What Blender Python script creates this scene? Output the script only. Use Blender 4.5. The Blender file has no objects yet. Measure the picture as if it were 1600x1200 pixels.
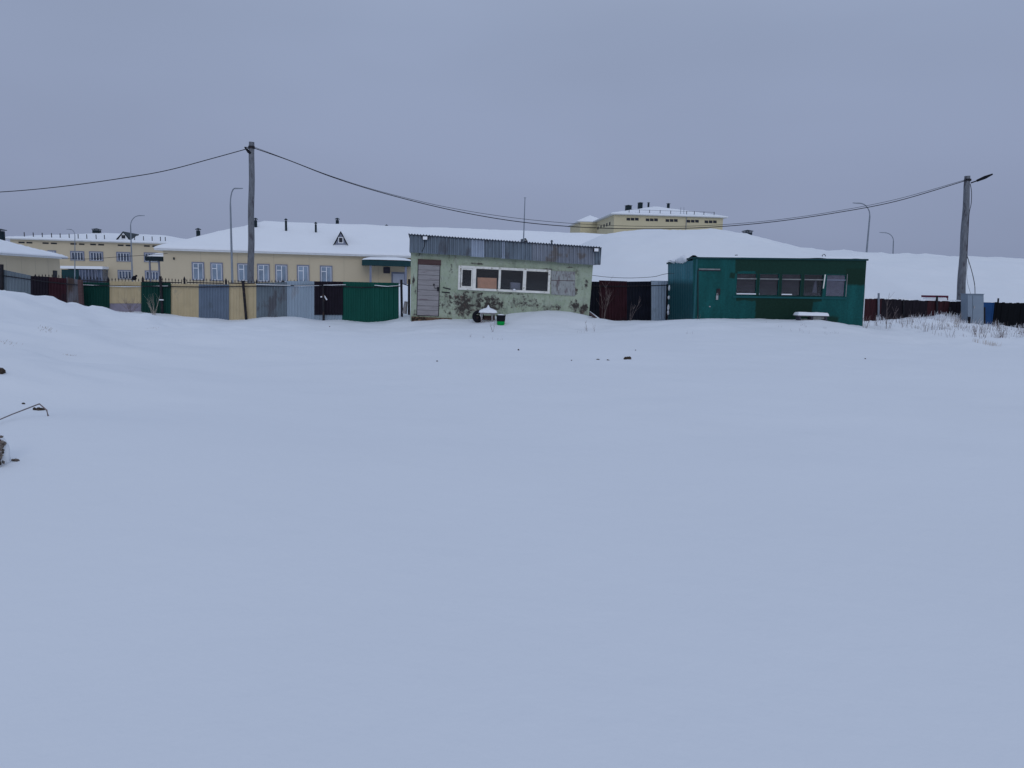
import bpy, math, random
import numpy as np
from mathutils import Vector, Matrix
R = math.radians
random.seed(7); np.random.seed(7)
C = bpy.context.scene.collection

# ------------------------------------------------------------------ camera
FPX = 1155.6            # focal length in pixels of the 1600 px wide photograph (26 mm lens)
CAMZ = 1.6
PITCH = math.atan(160 / FPX)
ROLL = 0.025
cam_d = bpy.data.cameras.new('camera'); cam = bpy.data.objects.new('camera', cam_d); C.objects.link(cam)
cam_d.sensor_width = 36; cam_d.lens = 26; cam_d.clip_start = .05; cam_d.clip_end = 6000
FW = Vector((0, math.cos(PITCH), -math.sin(PITCH))); U0 = Vector((0, math.sin(PITCH), math.cos(PITCH)))
RX = Vector((math.cos(ROLL), 0, 0)) + U0 * math.sin(ROLL)
UP = Vector((-math.sin(ROLL), 0, 0)) + U0 * math.cos(ROLL)
m = Matrix.Identity(4)
for i in range(3):
    m[i][0] = RX[i]; m[i][1] = UP[i]; m[i][2] = -FW[i]
m[2][3] = CAMZ
cam.matrix_world = m
bpy.context.scene.camera = cam
CO = Vector((0, 0, CAMZ))

# ------------------------------------------------------------------ world, sun, exposure
SUN_EL, SUN_AZ = 24, 168          # azimuth: the sun stands behind the camera, to the right, behind the overcast
sc = bpy.context.scene
sc.view_settings.view_transform = 'Standard'; sc.view_settings.look = 'None'
sc.view_settings.exposure = 0.0; sc.view_settings.gamma = 1; sc.view_settings.use_curve_mapping = False
w = bpy.data.worlds.new('World'); sc.world = w; w.use_nodes = True
nt = w.node_tree; nt.nodes.clear()
def N(t, typ, **kw):
    n = t.nodes.new(typ)
    for k, v in kw.items():
        if k.startswith('_'): n.inputs[int(k[1:])].default_value = v
        else: setattr(n, k, v)
    return n
out = N(nt, 'ShaderNodeOutputWorld'); bg = N(nt, 'ShaderNodeBackground'); bg.inputs[1].default_value = .1
sky = N(nt, 'ShaderNodeTexSky', sky_type='NISHITA', sun_disc=False, sun_elevation=R(SUN_EL), sun_rotation=R(SUN_AZ),
        air_density=1.0, dust_density=4.0)
hs = N(nt, 'ShaderNodeHueSaturation'); hs.inputs['Saturation'].default_value = .5
tc = N(nt, 'ShaderNodeTexCoord'); sx = N(nt, 'ShaderNodeSeparateXYZ')
nt.links.new(tc.outputs['Generated'], sx.inputs[0])
rp = N(nt, 'ShaderNodeValToRGB'); cr = rp.color_ramp     # overcast deck: even low down, brighter towards the zenith
cr.elements[0].position = 0.0; cr.elements[0].color = (.255, .305, .450, 1)
cr.elements[1].position = 1.0; cr.elements[1].color = (.535, .63, .845, 1)
e = cr.elements.new(.12); e.color = (.262, .313, .465, 1)
e = cr.elements.new(.30); e.color = (.280, .340, .490, 1)
e = cr.elements.new(.55); e.color = (.42, .505, .68, 1)
nt.links.new(sx.outputs['Z'], rp.inputs[0])
mp = N(nt, 'ShaderNodeMapping'); mp.inputs['Scale'].default_value = (1, 1, 3.0)
nt.links.new(tc.outputs['Generated'], mp.inputs[0])
nz = N(nt, 'ShaderNodeTexNoise'); nz.inputs['Scale'].default_value = 1.6; nz.inputs['Detail'].default_value = 3; nz.inputs['Roughness'].default_value = .45
nt.links.new(mp.outputs[0], nz.inputs[0])
mr = N(nt, 'ShaderNodeMapRange'); mr.inputs[1].default_value = .3; mr.inputs[2].default_value = .7; mr.inputs[3].default_value = 9.0; mr.inputs[4].default_value = 10.4
nt.links.new(nz.outputs[0], mr.inputs[0])
vm = N(nt, 'ShaderNodeVectorMath', operation='SCALE')
nt.links.new(rp.outputs[0], vm.inputs[0]); nt.links.new(mr.outputs[0], vm.inputs['Scale'])
mx = N(nt, 'ShaderNodeMixRGB'); mx.inputs[0].default_value = .93
nt.links.new(sky.outputs[0], hs.inputs['Color']); nt.links.new(hs.outputs[0], mx.inputs[1]); nt.links.new(vm.outputs[0], mx.inputs[2])
nt.links.new(mx.outputs[0], bg.inputs[0]); nt.links.new(bg.outputs[0], out.inputs[0])
sd = bpy.data.lights.new('sun', 'SUN'); so = bpy.data.objects.new('sun', sd); C.objects.link(so)
sd.energy = .35; sd.angle = R(25); sd.color = (.93, .96, 1.0)
az = R(SUN_AZ)   # blender sky: rotation measured so that direction = (sin, cos)
sdir = Vector((math.sin(az) * math.cos(R(SUN_EL)), math.cos(az) * math.cos(R(SUN_EL)), math.sin(R(SUN_EL))))
so.rotation_euler = sdir.to_track_quat('Z', 'Y').to_euler()
try:
    sc.cycles.max_bounces = 8; sc.cycles.transparent_max_bounces = 12
except Exception: pass

# ------------------------------------------------------------------ pixel helpers
def ray(px, py):
    a = (px - 800) / FPX; b = (600 - py) / FPX
    return RX * a + UP * b + FW
def P(px, py, Y):
    d = ray(px, py); return CO + d * (Y / d.y)

# ------------------------------------------------------------------ materials
def mat(name, col, rough=.7, metal=0.0, var=.12, vscale=3.0, stain=None, stain_amt=0, sscale=1.5, bump=0, bscale=20, spec=.12, stretch=(1, 1, 1)):
    m = bpy.data.materials.new(name); m.use_nodes = True; t = m.node_tree
    b = t.nodes['Principled BSDF']; b.inputs['Roughness'].default_value = rough; b.inputs['Metallic'].default_value = metal
    b.inputs['Specular IOR Level'].default_value = spec
    tc = N(t, 'ShaderNodeTexCoord'); mp = N(t, 'ShaderNodeMapping'); mp.inputs['Scale'].default_value = stretch
    t.links.new(tc.outputs['Object'], mp.inputs[0])
    n = N(t, 'ShaderNodeTexNoise'); n.inputs['Scale'].default_value = vscale; n.inputs['Detail'].default_value = 6
    t.links.new(mp.outputs[0], n.inputs[0])
    r = N(t, 'ShaderNodeValToRGB'); r.color_ramp.elements[0].position = .3; r.color_ramp.elements[1].position = .7
    r.color_ramp.elements[0].color = tuple(c * (1 - var) for c in col) + (1,)
    r.color_ramp.elements[1].color = tuple(min(1, c * (1 + var)) for c in col) + (1,)
    t.links.new(n.outputs[0], r.inputs[0]); last = r.outputs[0]
    if stain:
        n2 = N(t, 'ShaderNodeTexNoise'); n2.inputs['Scale'].default_value = sscale; n2.inputs['Detail'].default_value = 9; n2.inputs['Roughness'].default_value = .65
        t.links.new(mp.outputs[0], n2.inputs[0])
        r2 = N(t, 'ShaderNodeMapRange'); r2.inputs[1].default_value = .62 - stain_amt * .2; r2.inputs[2].default_value = .70 - stain_amt * .2
        t.links.new(n2.outputs[0], r2.inputs[0])
        mxx = N(t, 'ShaderNodeMixRGB'); mxx.inputs[2].default_value = tuple(stain) + (1,)
        t.links.new(r2.outputs[0], mxx.inputs[0]); t.links.new(last, mxx.inputs[1]); last = mxx.outputs[0]
    t.links.new(last, b.inputs['Base Color'])
    if bump:
        n3 = N(t, 'ShaderNodeTexNoise'); n3.inputs['Scale'].default_value = bscale; n3.inputs['Detail'].default_value = 5
        t.links.new(mp.outputs[0], n3.inputs[0])
        bp = N(t, 'ShaderNodeBump'); bp.inputs['Strength'].default_value = bump; bp.inputs['Distance'].default_value = .02
        t.links.new(n3.outputs[0], bp.inputs['Height']); t.links.new(bp.outputs[0], b.inputs['Normal'])
    m['final'] = 0
    return m

def snow_mat(name, bs=(.5, 5.0, 30.0), amt=(.22, .3, .2), col=(.775, .80, .83)):
    m = bpy.data.materials.new(name); m.use_nodes = True; t = m.node_tree
    b = t.nodes['Principled BSDF']; b.inputs['Roughness'].default_value = .75; b.inputs['Specular IOR Level'].default_value = .15
    tc = N(t, 'ShaderNodeTexCoord')
    nn = N(t, 'ShaderNodeTexNoise'); nn.inputs['Scale'].default_value = .35; nn.inputs['Detail'].default_value = 4
    t.links.new(tc.outputs['Object'], nn.inputs[0])
    r = N(t, 'ShaderNodeValToRGB'); r.color_ramp.elements[0].position = .3; r.color_ramp.elements[1].position = .7
    r.color_ramp.elements[0].color = tuple(c * .975 for c in col) + (1,); r.color_ramp.elements[1].color = col + (1,)
    t.links.new(nn.outputs[0], r.inputs[0]); t.links.new(r.outputs[0], b.inputs['Base Color'])
    mp = N(t, 'ShaderNodeMapping'); mp.inputs['Scale'].default_value = (.9, 1.15, 1); mp.inputs['Rotation'].default_value = (0, 0, .5)
    t.links.new(tc.outputs['Object'], mp.inputs[0])
    prev = None
    for s, a, d in zip(bs, amt, (.12, .02, .006)):
        q = N(t, 'ShaderNodeTexNoise'); q.inputs['Scale'].default_value = s; q.inputs['Detail'].default_value = 4
        t.links.new(mp.outputs[0], q.inputs[0])
        bp = N(t, 'ShaderNodeBump'); bp.inputs['Strength'].default_value = a; bp.inputs['Distance'].default_value = d
        t.links.new(q.outputs[0], bp.inputs['Height'])
        if prev: t.links.new(prev.outputs[0], bp.inputs['Normal'])
        prev = bp
    t.links.new(prev.outputs[0], b.inputs['Normal'])
    return m

def glass_mat(name, tint=(.75, .8, .85), refl=1.0):
    m = bpy.data.materials.new(name); m.use_nodes = True; t = m.node_tree; t.nodes.clear()
    o = N(t, 'ShaderNodeOutputMaterial'); g = N(t, 'ShaderNodeBsdfGlossy'); g.inputs['Roughness'].default_value = .06
    tr = N(t, 'ShaderNodeBsdfTransparent'); tr.inputs[0].default_value = tint + (1,)
    f = N(t, 'ShaderNodeFresnel'); f.inputs[0].default_value = 1.5
    k = N(t, 'ShaderNodeMath', operation='MULTIPLY'); k.inputs[1].default_value = refl
    t.links.new(f.outputs[0], k.inputs[0])
    mi = N(t, 'ShaderNodeMixShader'); t.links.new(k.outputs[0], mi.inputs[0]); t.links.new(tr.outputs[0], mi.inputs[1]); t.links.new(g.outputs[0], mi.inputs[2])
    t.links.new(mi.outputs[0], o.inputs[0]); return m

M = {}
M['snow'] = snow_mat('snow')
M['roofsnow'] = snow_mat('roof_snow', bs=(.3, 2, 9), amt=(.3, .25, .2), col=(.83, .85, .88))
M['beige'] = mat('beige_facade', (.56, .48, .345), .8, var=.03, vscale=.6, stretch=(1, 1, .3))
M['yellow'] = mat('yellow_facade', (.57, .505, .335), .8, var=.03, vscale=.3)
M['seam'] = mat('facade_seam', (.40, .35, .27), .8)
M['plinth'] = mat('plinth_grey', (.26, .24, .30), .8)
M['eave'] = mat('eave_white', (.62, .64, .66), .7, var=.05)
M['lilac'] = mat('window_surround', (.20, .22, .29), .7, var=.05)
M['white'] = mat('white_plastic', (.78, .80, .83), .5, var=.04)
M['oldwhite'] = mat('worn_white_paint', (.74, .73, .68), .6, var=.12, vscale=6, stain=(.35, .33, .27), stain_amt=.25, sscale=9)
M['slit'] = mat('attic_vent_dark', (.035, .037, .045), .8)
M['glasspale'] = mat('pale_window_pane', (.20, .26, .34), .15, var=.35, vscale=.7, spec=.6)
M['glassdark'] = mat('dark_window_pane', (.055, .075, .12), .15, var=.8, vscale=.6, spec=.6)
M['glass'] = glass_mat('window_glass', tint=(.9, .93, .95))
M['vent'] = mat('dark_green_metal', (.012, .024, .032), .5, var=.3)
M['greenfascia'] = mat('dark_green_fascia', (.012, .045, .052), .5, var=.1)
M['concrete'] = mat('concrete_pole', (.165, .175, .195), .9, var=.22, vscale=5, stain=(.09, .085, .10), stain_amt=.35, sscale=2.2, stretch=(3, 3, .7), bump=.4, bscale=25)
M['steel'] = mat('galvanised_steel', (.22, .25, .29), .5, metal=.3, var=.1)
M['cable'] = mat('black_cable', (.012, .012, .016), .6)
M['iron'] = mat('black_iron', (.02, .02, .025), .6, var=.3, stain=(.08, .05, .04), stain_amt=.2, sscale=8)
M['sh_green'] = mat('sheet_dark_green', (.006, .045, .036), .5, var=.14, vscale=1.5, stretch=(1, 1, .4))
M['sh_green2'] = mat('sheet_green', (.006, .074, .056), .45, var=.12, vscale=1.5, stretch=(1, 1, .4))
M['sh_beige'] = mat('sheet_beige', (.48, .39, .24), .6, var=.07, vscale=2, stain=(.40, .34, .23), stain_amt=.1, sscale=2)
M['sh_grey'] = mat('sheet_grey', (.145, .18, .21), .55, var=.14, vscale=2.5, stain=(.10, .105, .12), stain_amt=.4, sscale=1.3, stretch=(1, 1, .5))
M['sh_blue'] = mat('sheet_blue_grey', (.135, .175, .235), .5, var=.07, stain=(.11, .14, .18), stain_amt=.2, sscale=2)
M['sh_light'] = mat('sheet_zinc', (.30, .37, .44), .45, metal=.1, var=.08, vscale=2, stain=(.28, .31, .35), stain_amt=.2, sscale=1.5, stretch=(1, 1, .4))
M['sh_brown'] = mat('sheet_dark_brown', (.014, .011, .018), .6, var=.2)
M['sh_maroon'] = mat('sheet_maroon', (.038, .012, .018), .6, var=.25, vscale=3, stain=(.025, .012, .018), stain_amt=.4)
M['sh_navy'] = mat('sheet_blue_black', (.009, .011, .020), .6, var=.25)
M['sh_rust'] = mat('sheet_rusty_grey', (.13, .13, .15), .7, var=.2, stain=(.075, .055, .05), stain_amt=.6, sscale=2.5, stretch=(1, 1, .3))
M['wd_red'] = mat('board_red', (.045, .016, .020), .8, var=.25, vscale=7, stain=(.035, .016, .02), stain_amt=.5, sscale=4, stretch=(2, 1, .2))
M['wd_dark'] = mat('board_dark_brown', (.016, .013, .018), .8, var=.3, vscale=7, stretch=(2, 1, .2))
M['wd_black'] = mat('board_black', (.003, .004, .006), .8, var=.3, vscale=7, stretch=(2, 1, .2))
M['sh_pale'] = mat('sheet_pale_zinc', (.42, .50, .58), .5, var=.08, vscale=2, stain=(.36, .43, .50), stain_amt=.2)
M['blue'] = mat('blue_sheet', (.012, .055, .16), .5, var=.12)
M['cabinet'] = mat('grey_cabinet', (.22, .27, .33), .5, var=.05, stain=(.17, .20, .24), stain_amt=.15)
M['wood_old'] = mat('weathered_wood', (.29, .275, .28), .85, var=.12, vscale=7, stain=(.18, .15, .16), stain_amt=.2, sscale=3, stretch=(.35, 1, 3.5), bump=.4)
M['wood_brown'] = mat('brown_wood', (.09, .055, .055), .8, var=.2, vscale=6, stretch=(.4, 1, 3))
M['rotten'] = mat('rotten_sill', (.14, .09, .06), .95, var=.35, vscale=9, stain=(.03, .025, .02), stain_amt=.6, sscale=6, bump=.8)
M['ply'] = mat('weathered_plywood', (.30, .315, .31), .85, var=.15, vscale=5, stain=(.19, .17, .175), stain_amt=.5, sscale=4, stretch=(2.2, 1, .8))
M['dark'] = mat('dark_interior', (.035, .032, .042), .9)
M['card'] = mat('cardboard', (.85, .42, .26), .85, var=.12, vscale=3)
M['rubber'] = mat('black_rubber', (.012, .013, .018), .8)
M['brightgreen'] = mat('green_plastic', (.0, .34, .06), .4, var=.05)
M['lampwhite'] = mat('floodlight_face', (.85, .86, .88), .3, var=.02)
M['twig'] = mat('dry_twig', (.20, .16, .155), .9, var=.3)
M['twigpale'] = mat('pale_dry_grass', (.42, .36, .31), .9, var=.25)
M['frost'] = mat('frosted_grass', (.72, .74, .78), .9, var=.1)
M['soil'] = mat('frozen_soil', (.06, .045, .035), .95, var=.5, vscale=14, bump=.8)
M['stone'] = mat('stone_rough', (.20, .17, .15), .95, var=.5, vscale=12, stain=(.03, .025, .02), stain_amt=.6, sscale=10, bump=.8)
M['pad'] = mat('padlock_metal', (.35, .35, .36), .4, metal=.4)
M['sign'] = mat('dark_sign', (.055, .055, .075), .5)
M['redpaint'] = mat('dark_red_paint', (.12, .025, .05), .6, var=.2)
M['paletop'] = mat('pale_transom_wood', (.22, .23, .235), .8, var=.25, vscale=8)
M['corr'] = mat('corrugated_grey', (.15, .185, .225), .55, metal=.15, var=.2, vscale=2, stain=(.10, .11, .13), stain_amt=.5, sscale=1.6, stretch=(1, 1, .4))
M['corr_l'] = mat('corrugated_pale', (.29, .34, .42), .5, metal=.15, var=.12, vscale=2)
M['corr_m'] = mat('corrugated_mid', (.20, .22, .26), .55, metal=.15, var=.15, vscale=2, stain=(.15, .14, .14), stain_amt=.4)

# ------------------------------------------------------------------ mesh builder
class MB:
    def __init__(s): s.v = []; s.f = []
    def add(s, vs, fs):
        k = len(s.v); s.v += [tuple(v) for v in vs]; s.f += [tuple(i + k for i in f) for f in fs]; return s
    def hexa(s, p):   # 8 points: bottom 4 ccw, top 4
        return s.add(p, [(0, 3, 2, 1), (4, 5, 6, 7), (0, 1, 5, 4), (1, 2, 6, 5), (2, 3, 7, 6), (3, 0, 4, 7)])
    def box(s, x0, x1, y0, y1, z0, z1):
        return s.hexa([(x0, y0, z0), (x1, y0, z0), (x1, y1, z0), (x0, y1, z0), (x0, y0, z1), (x1, y0, z1), (x1, y1, z1), (x0, y1, z1)])
    def quadbox(s, q, y0, y1):   # q: 4 (x,z) corners: bl, br, tr, tl
        (a, b, c, d) = q
        return s.hexa([(a[0], y0, a[1]), (b[0], y0, b[1]), (b[0], y1, b[1]), (a[0], y1, a[1]), (d[0], y0, d[1]), (c[0], y0, c[1]), (c[0], y1, c[1]), (d[0], y1, d[1])])
    def tube(s, pts, r, n=8, cap=True):
        pts = [Vector(p) for p in pts]; rs = r if isinstance(r, (list, tuple)) else [r] * len(pts)
        k = len(s.v); up = Vector((0, 0, 1))
        for i, p in enumerate(pts):
            d = (pts[min(i + 1, len(pts) - 1)] - pts[max(i - 1, 0)]).normalized()
            u = Vector((0, 1, 0)) if abs(d.z) > .9 else up
            a = d.cross(u).normalized(); b = d.cross(a).normalized()
            for j in range(n):
                t = 2 * math.pi * j / n; q = p + a * (rs[i] * math.cos(t)) + b * (rs[i] * math.sin(t)); s.v.append(tuple(q))
        for i in range(len(pts) - 1):
            for j in range(n):
                s.f.append((k + i * n + j, k + i * n + (j + 1) % n, k + (i + 1) * n + (j + 1) % n, k + (i + 1) * n + j))
        if cap:
            s.f.append(tuple(k + j for j in range(n))); s.f.append(tuple(k + (len(pts) - 1) * n + j for j in reversed(range(n))))
        return s
    def build(s, name, m, parent=None, smooth=False):
        me = bpy.data.meshes.new(name); me.from_pydata(s.v, [], s.f); me.update()
        o = bpy.data.objects.new(name, me); C.objects.link(o)
        if m is not None: me.materials.append(m)
        if parent: o.parent = parent
        if smooth:
            for p in me.polygons: p.use_smooth = True
        return o
def tag(o, label=None, cat=None, group=None, kind=None):
    if label: o['label'] = label
    if cat: o['category'] = cat
    if group: o['group'] = group
    if kind: o['kind'] = kind
    return o

class Frame:
    """local x along the facade to the right, local y into the building, local z up"""
    def __init__(s, origin, yaw=0, tilt=0):
        s.o = Vector(origin)
        s.m = Matrix.Translation(s.o) @ Matrix.Rotation(R(yaw), 4, 'Z') @ Matrix.Rotation(R(tilt), 4, 'Y')
        s.mi = s.m.inverted()
    def pix(s, px, py, n=0.0):
        o = s.mi @ CO; d = s.mi.to_3x3() @ ray(px, py)
        p = o + d * ((n - o.y) / d.y); return (p.x, p.z)
    def plane(s, px, py, pt, nrm):
        o = s.mi @ CO; d = s.mi.to_3x3() @ ray(px, py); pt = Vector(pt); nrm = Vector(nrm)
        return o + d * ((pt - o).dot(nrm) / d.dot(nrm))
    def quad(s, x0, x1, t0, t1, b0, b1, n=0.0):
        return [s.pix(x0, b0, n), s.pix(x1, b1, n), s.pix(x1, t1, n), s.pix(x0, t0, n)]
    def local(s, v): return s.mi @ Vector(v)
    def thing(s, name, label, cat, group=None):
        o = bpy.data.objects.new(name, None); C.objects.link(o); o.matrix_world = s.m; o.empty_display_size = .3
        return tag(o, label, cat, group)

def corr_sheet(mb, q, y, pitch=.12, amp=.028, y2=None, wav=0.0):
    """trapezoid-profiled sheet over the quad q = bl, br, tr, tl (x,z) at depth y"""
    bl, br, tr, tl = q; y2 = y if y2 is None else y2
    W = ((br[0] - bl[0]) + (tr[0] - tl[0])) / 2; n = max(2, int(round(abs(W) / pitch)))
    us = []
    for i in range(n):
        for a, h in ((0, 0), (.32, 0), (.5, 1), (.82, 1)): us.append(((i + a) / n, h))
    us.append((1, 0)); k = len(mb.v)
    for u, h in us:
        yy = y + (y2 - y) * u - amp * h
        mb.v.append((bl[0] + (br[0] - bl[0]) * u, yy, bl[1] + (br[1] - bl[1]) * u + wav * math.sin(u * 7)))
        mb.v.append((tl[0] + (tr[0] - tl[0]) * u, yy, tl[1] + (tr[1] - tl[1]) * u))
    for i in range(len(us) - 1): mb.f.append((k + 2 * i, k + 2 * i + 2, k + 2 * i + 3, k + 2 * i + 1))
    return mb

def holed_wall(q, holes, th):
    """front wall quad with rectangular holes; q = bl, br, tr, tl; holes in (x0,x1,z0,z1)"""
    bl, br, tr, tl = q; mb = MB()
    x0 = min(bl[0], tl[0]); x1 = max(br[0], tr[0]); z0 = min(bl[1], br[1]); z1 = max(tl[1], tr[1])
    xs = sorted(set([x0, x1] + [h[0] for h in holes] + [h[1] for h in holes]))
    zs = sorted(set([z0, z1] + [h[2] for h in holes] + [h[3] for h in holes]))
    def mp(x, z):   # bend only the outer border onto the real outline
        u = (x - x0) / (x1 - x0); v = (z - z0) / (z1 - z0)
        xl = bl[0] + (tl[0] - bl[0]) * v; xr = br[0] + (tr[0] - br[0]) * v
        zb = bl[1] + (br[1] - bl[1]) * u; zt = tl[1] + (tr[1] - tl[1]) * u
        X = xl if x == x0 else xr if x == x1 else x
        Z = zb if z == z0 else zt if z == z1 else z
        return X, Z
    def solid(i, j):
        if i < 0 or j < 0 or i >= len(xs) - 1 or j >= len(zs) - 1: return False
        cx = (xs[i] + xs[i + 1]) / 2; cz = (zs[j] + zs[j + 1]) / 2
        return not any(h[0] < cx < h[1] and h[2] < cz < h[3] for h in holes)
    for i in range(len(xs) - 1):
        for j in range(len(zs) - 1):
            if not solid(i, j): continue
            a, b, c, d = mp(xs[i], zs[j]), mp(xs[i + 1], zs[j]), mp(xs[i + 1], zs[j + 1]), mp(xs[i], zs[j + 1])
            A = [(p[0], 0, p[1]) for p in (a, b, c, d)]; B = [(p[0], th, p[1]) for p in (a, b, c, d)]
            mb.add(A, [(0, 1, 2, 3)]); mb.add(B, [(3, 2, 1, 0)])
            for di, dj, e in ((0, -1, (0, 1)), (1, 0, (1, 2)), (0, 1, (2, 3)), (-1, 0, (3, 0))):
                if not solid(i + di, j + dj):
                    mb.add([A[e[0]], B[e[0]], B[e[1]], A[e[1]]], [(0, 1, 2, 3)])
    return mb

# ------------------------------------------------------------------ noise
def vnoise(x, y, seed=0):
    x = np.asarray(x, float); y = np.asarray(y, float)
    xi = np.floor(x).astype(np.int64); yi = np.floor(y).astype(np.int64); fx = x - xi; fy = y - yi
    fx = fx * fx * (3 - 2 * fx); fy = fy * fy * (3 - 2 * fy)
    def h(a, b):
        n = (a * 374761393 + b * 668265263 + seed * 974634777) & 0x7fffffff
        n = ((n ^ (n >> 13)) * 1274126177) & 0x7fffffff
        return ((n ^ (n >> 16)) & 0xffff) / 65535.0 - .5
    return (h(xi, yi) * (1 - fx) + h(xi + 1, yi) * fx) * (1 - fy) + (h(xi, yi + 1) * (1 - fx) + h(xi + 1, yi + 1) * fx) * fy
def sstep(a, b, t):
    t = np.clip((t - a) / (b - a), 0, 1); return t * t * (3 - 2 * t)

# ------------------------------------------------------------------ depths of the main planes
Y_FM, Y_SH, Y_FG, Y_CT, Y_FR = 31.0, 29.5, 33.0, 28.5, 36.0

# ------------------------------------------------------------------ snow field
cps = []
def cp(px, py, Y): p = P(px, py, Y); cps.append((p.x, p.y, p.z))
for a in [(150, 487), (200, 488), (250, 489), (310, 496), (360, 498), (400, 496), (450, 494), (480, 497), (510, 501), (560, 503), (605, 503), (630, 494)]:
    cp(a[0], a[1], Y_FM - .15)
for a in [(-250, 440, 19), (-120, 447, 20), (0, 459, 21), (35, 464, 22), (65, 468.5, 23.5), (92, 472, 25), (106, 478, 26.5), (118, 486, 28.5), (135, 491, 30.2)]: cp(*a)
for a in [(0, 500, 15), (90, 510, 19), (180, 512, 22), (0, 560, 9.5), (120, 560, 12), (0, 650, 6.6), (0, 720, 5.1), (110, 640, 8), (250, 560, 14)]: cp(*a)
for a in [(648, 500), (690, 501), (735, 500), (760, 499)]: cp(a[0], a[1], Y_SH - .1)
for a in [(800, 487), (850, 486), (895, 489), (922, 496)]: cp(a[0], a[1], Y_SH + .5)
for a in [(700, 507, 28.2), (775, 506, 28.4), (850, 508, 28.0), (930, 510, 28.4), (640, 510, 28.5), (560, 512, 28.8), (450, 505, 28.8), (330, 505, 28.8)]: cp(*a)
for a in [(943, 503), (980, 503), (1020, 502), (1044, 501)]: cp(a[0], a[1], Y_FG - .15)
for a in [(1047, 503, 31.5), (1083, 498, Y_CT - .05), (1105, 496, Y_CT - .05), (1150, 498, Y_CT), (1200, 499, Y_CT + .1), (1243, 499, Y_CT + .2), (1262, 496, Y_CT - .3),
          (1300, 504, Y_CT + .25), (1348, 512, Y_CT + .3), (1075, 508, 26), (1200, 510, 26), (1300, 516, 26), (1370, 520, 26.5)]: cp(*a)
for a in [(1362, 502), (1385, 498), (1420, 497), (1465, 494), (1490, 498), (1508, 504), (1530, 510), (1556, 507), (1600, 516), (1700, 522)]: cp(a[0], a[1], Y_FR - .3)
for a in [(1380, 506, 33), (1465, 505, 33), (1540, 515, 33), (1640, 520, 33), (1400, 532, 26), (1500, 536, 26), (1620, 540, 26)]: cp(*a)
for xx in (-14, -7, 0, 7, 14):
    for yy, zz in ((20, .03), (12, .0), (5, 0.0), (0, 0.0), (-8, 0.0)):
        if xx <= -7 and yy > 4 and xx < -10: zz = .45
        if xx < -13 and yy > 3: zz = .8
        if xx == -14 and yy == 20: continue
        cps.append((xx, yy, zz))
for xx in (-30, -15, 0, 15, 30): cps.append((xx, 43, .1 if xx < -5 else .5))
cp_ = np.array(cps)
def tps(r2): return np.where(r2 > 1e-9, .5 * r2 * np.log(np.maximum(r2, 1e-9)), 0)
nC = len(cp_); K = tps(((cp_[:, None, :2] - cp_[None, :, :2]) ** 2).sum(-1)) + np.eye(nC) * .6
Pm = np.c_[np.ones(nC), cp_[:, :2]]
A_ = np.zeros((nC + 3, nC + 3)); A_[:nC, :nC] = K; A_[:nC, nC:] = Pm; A_[nC:, :nC] = Pm.T
Wt = np.linalg.solve(A_, np.r_[cp_[:, 2], 0, 0, 0])
dents = []
for (px, py, Y, dep, wx, wy) in [(105, 556, 12, -.08, .5, .35), (70, 514, 18, -.09, .7, .5), (60, 575, 10, -.06, .8, .3), (120, 592, 9.6, -.07, .5, .25), (200, 585, 10.5, -.05, .5, .3),
                                 (150, 640, 8, -.02, .4, .2), (215, 650, 7.5, -.02, .3, .3), (240, 545, 14, .03, .7, .3), (170, 530, 17, .04, .8, .4), (300, 540, 16, -.03, .9, .4), (30, 600, 8.6, .04, .6, .2),
                                 (75, 470, 23.6, .10, .35, .4), (85, 477, 24, -.06, .2, .3), (830, 590, 13, -.012, .9, .3), (640, 560, 16, -.015, .8, .3)]:
    p = P(px, py, Y); dents.append((p.x, p.y, dep, wx, wy))
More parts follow.
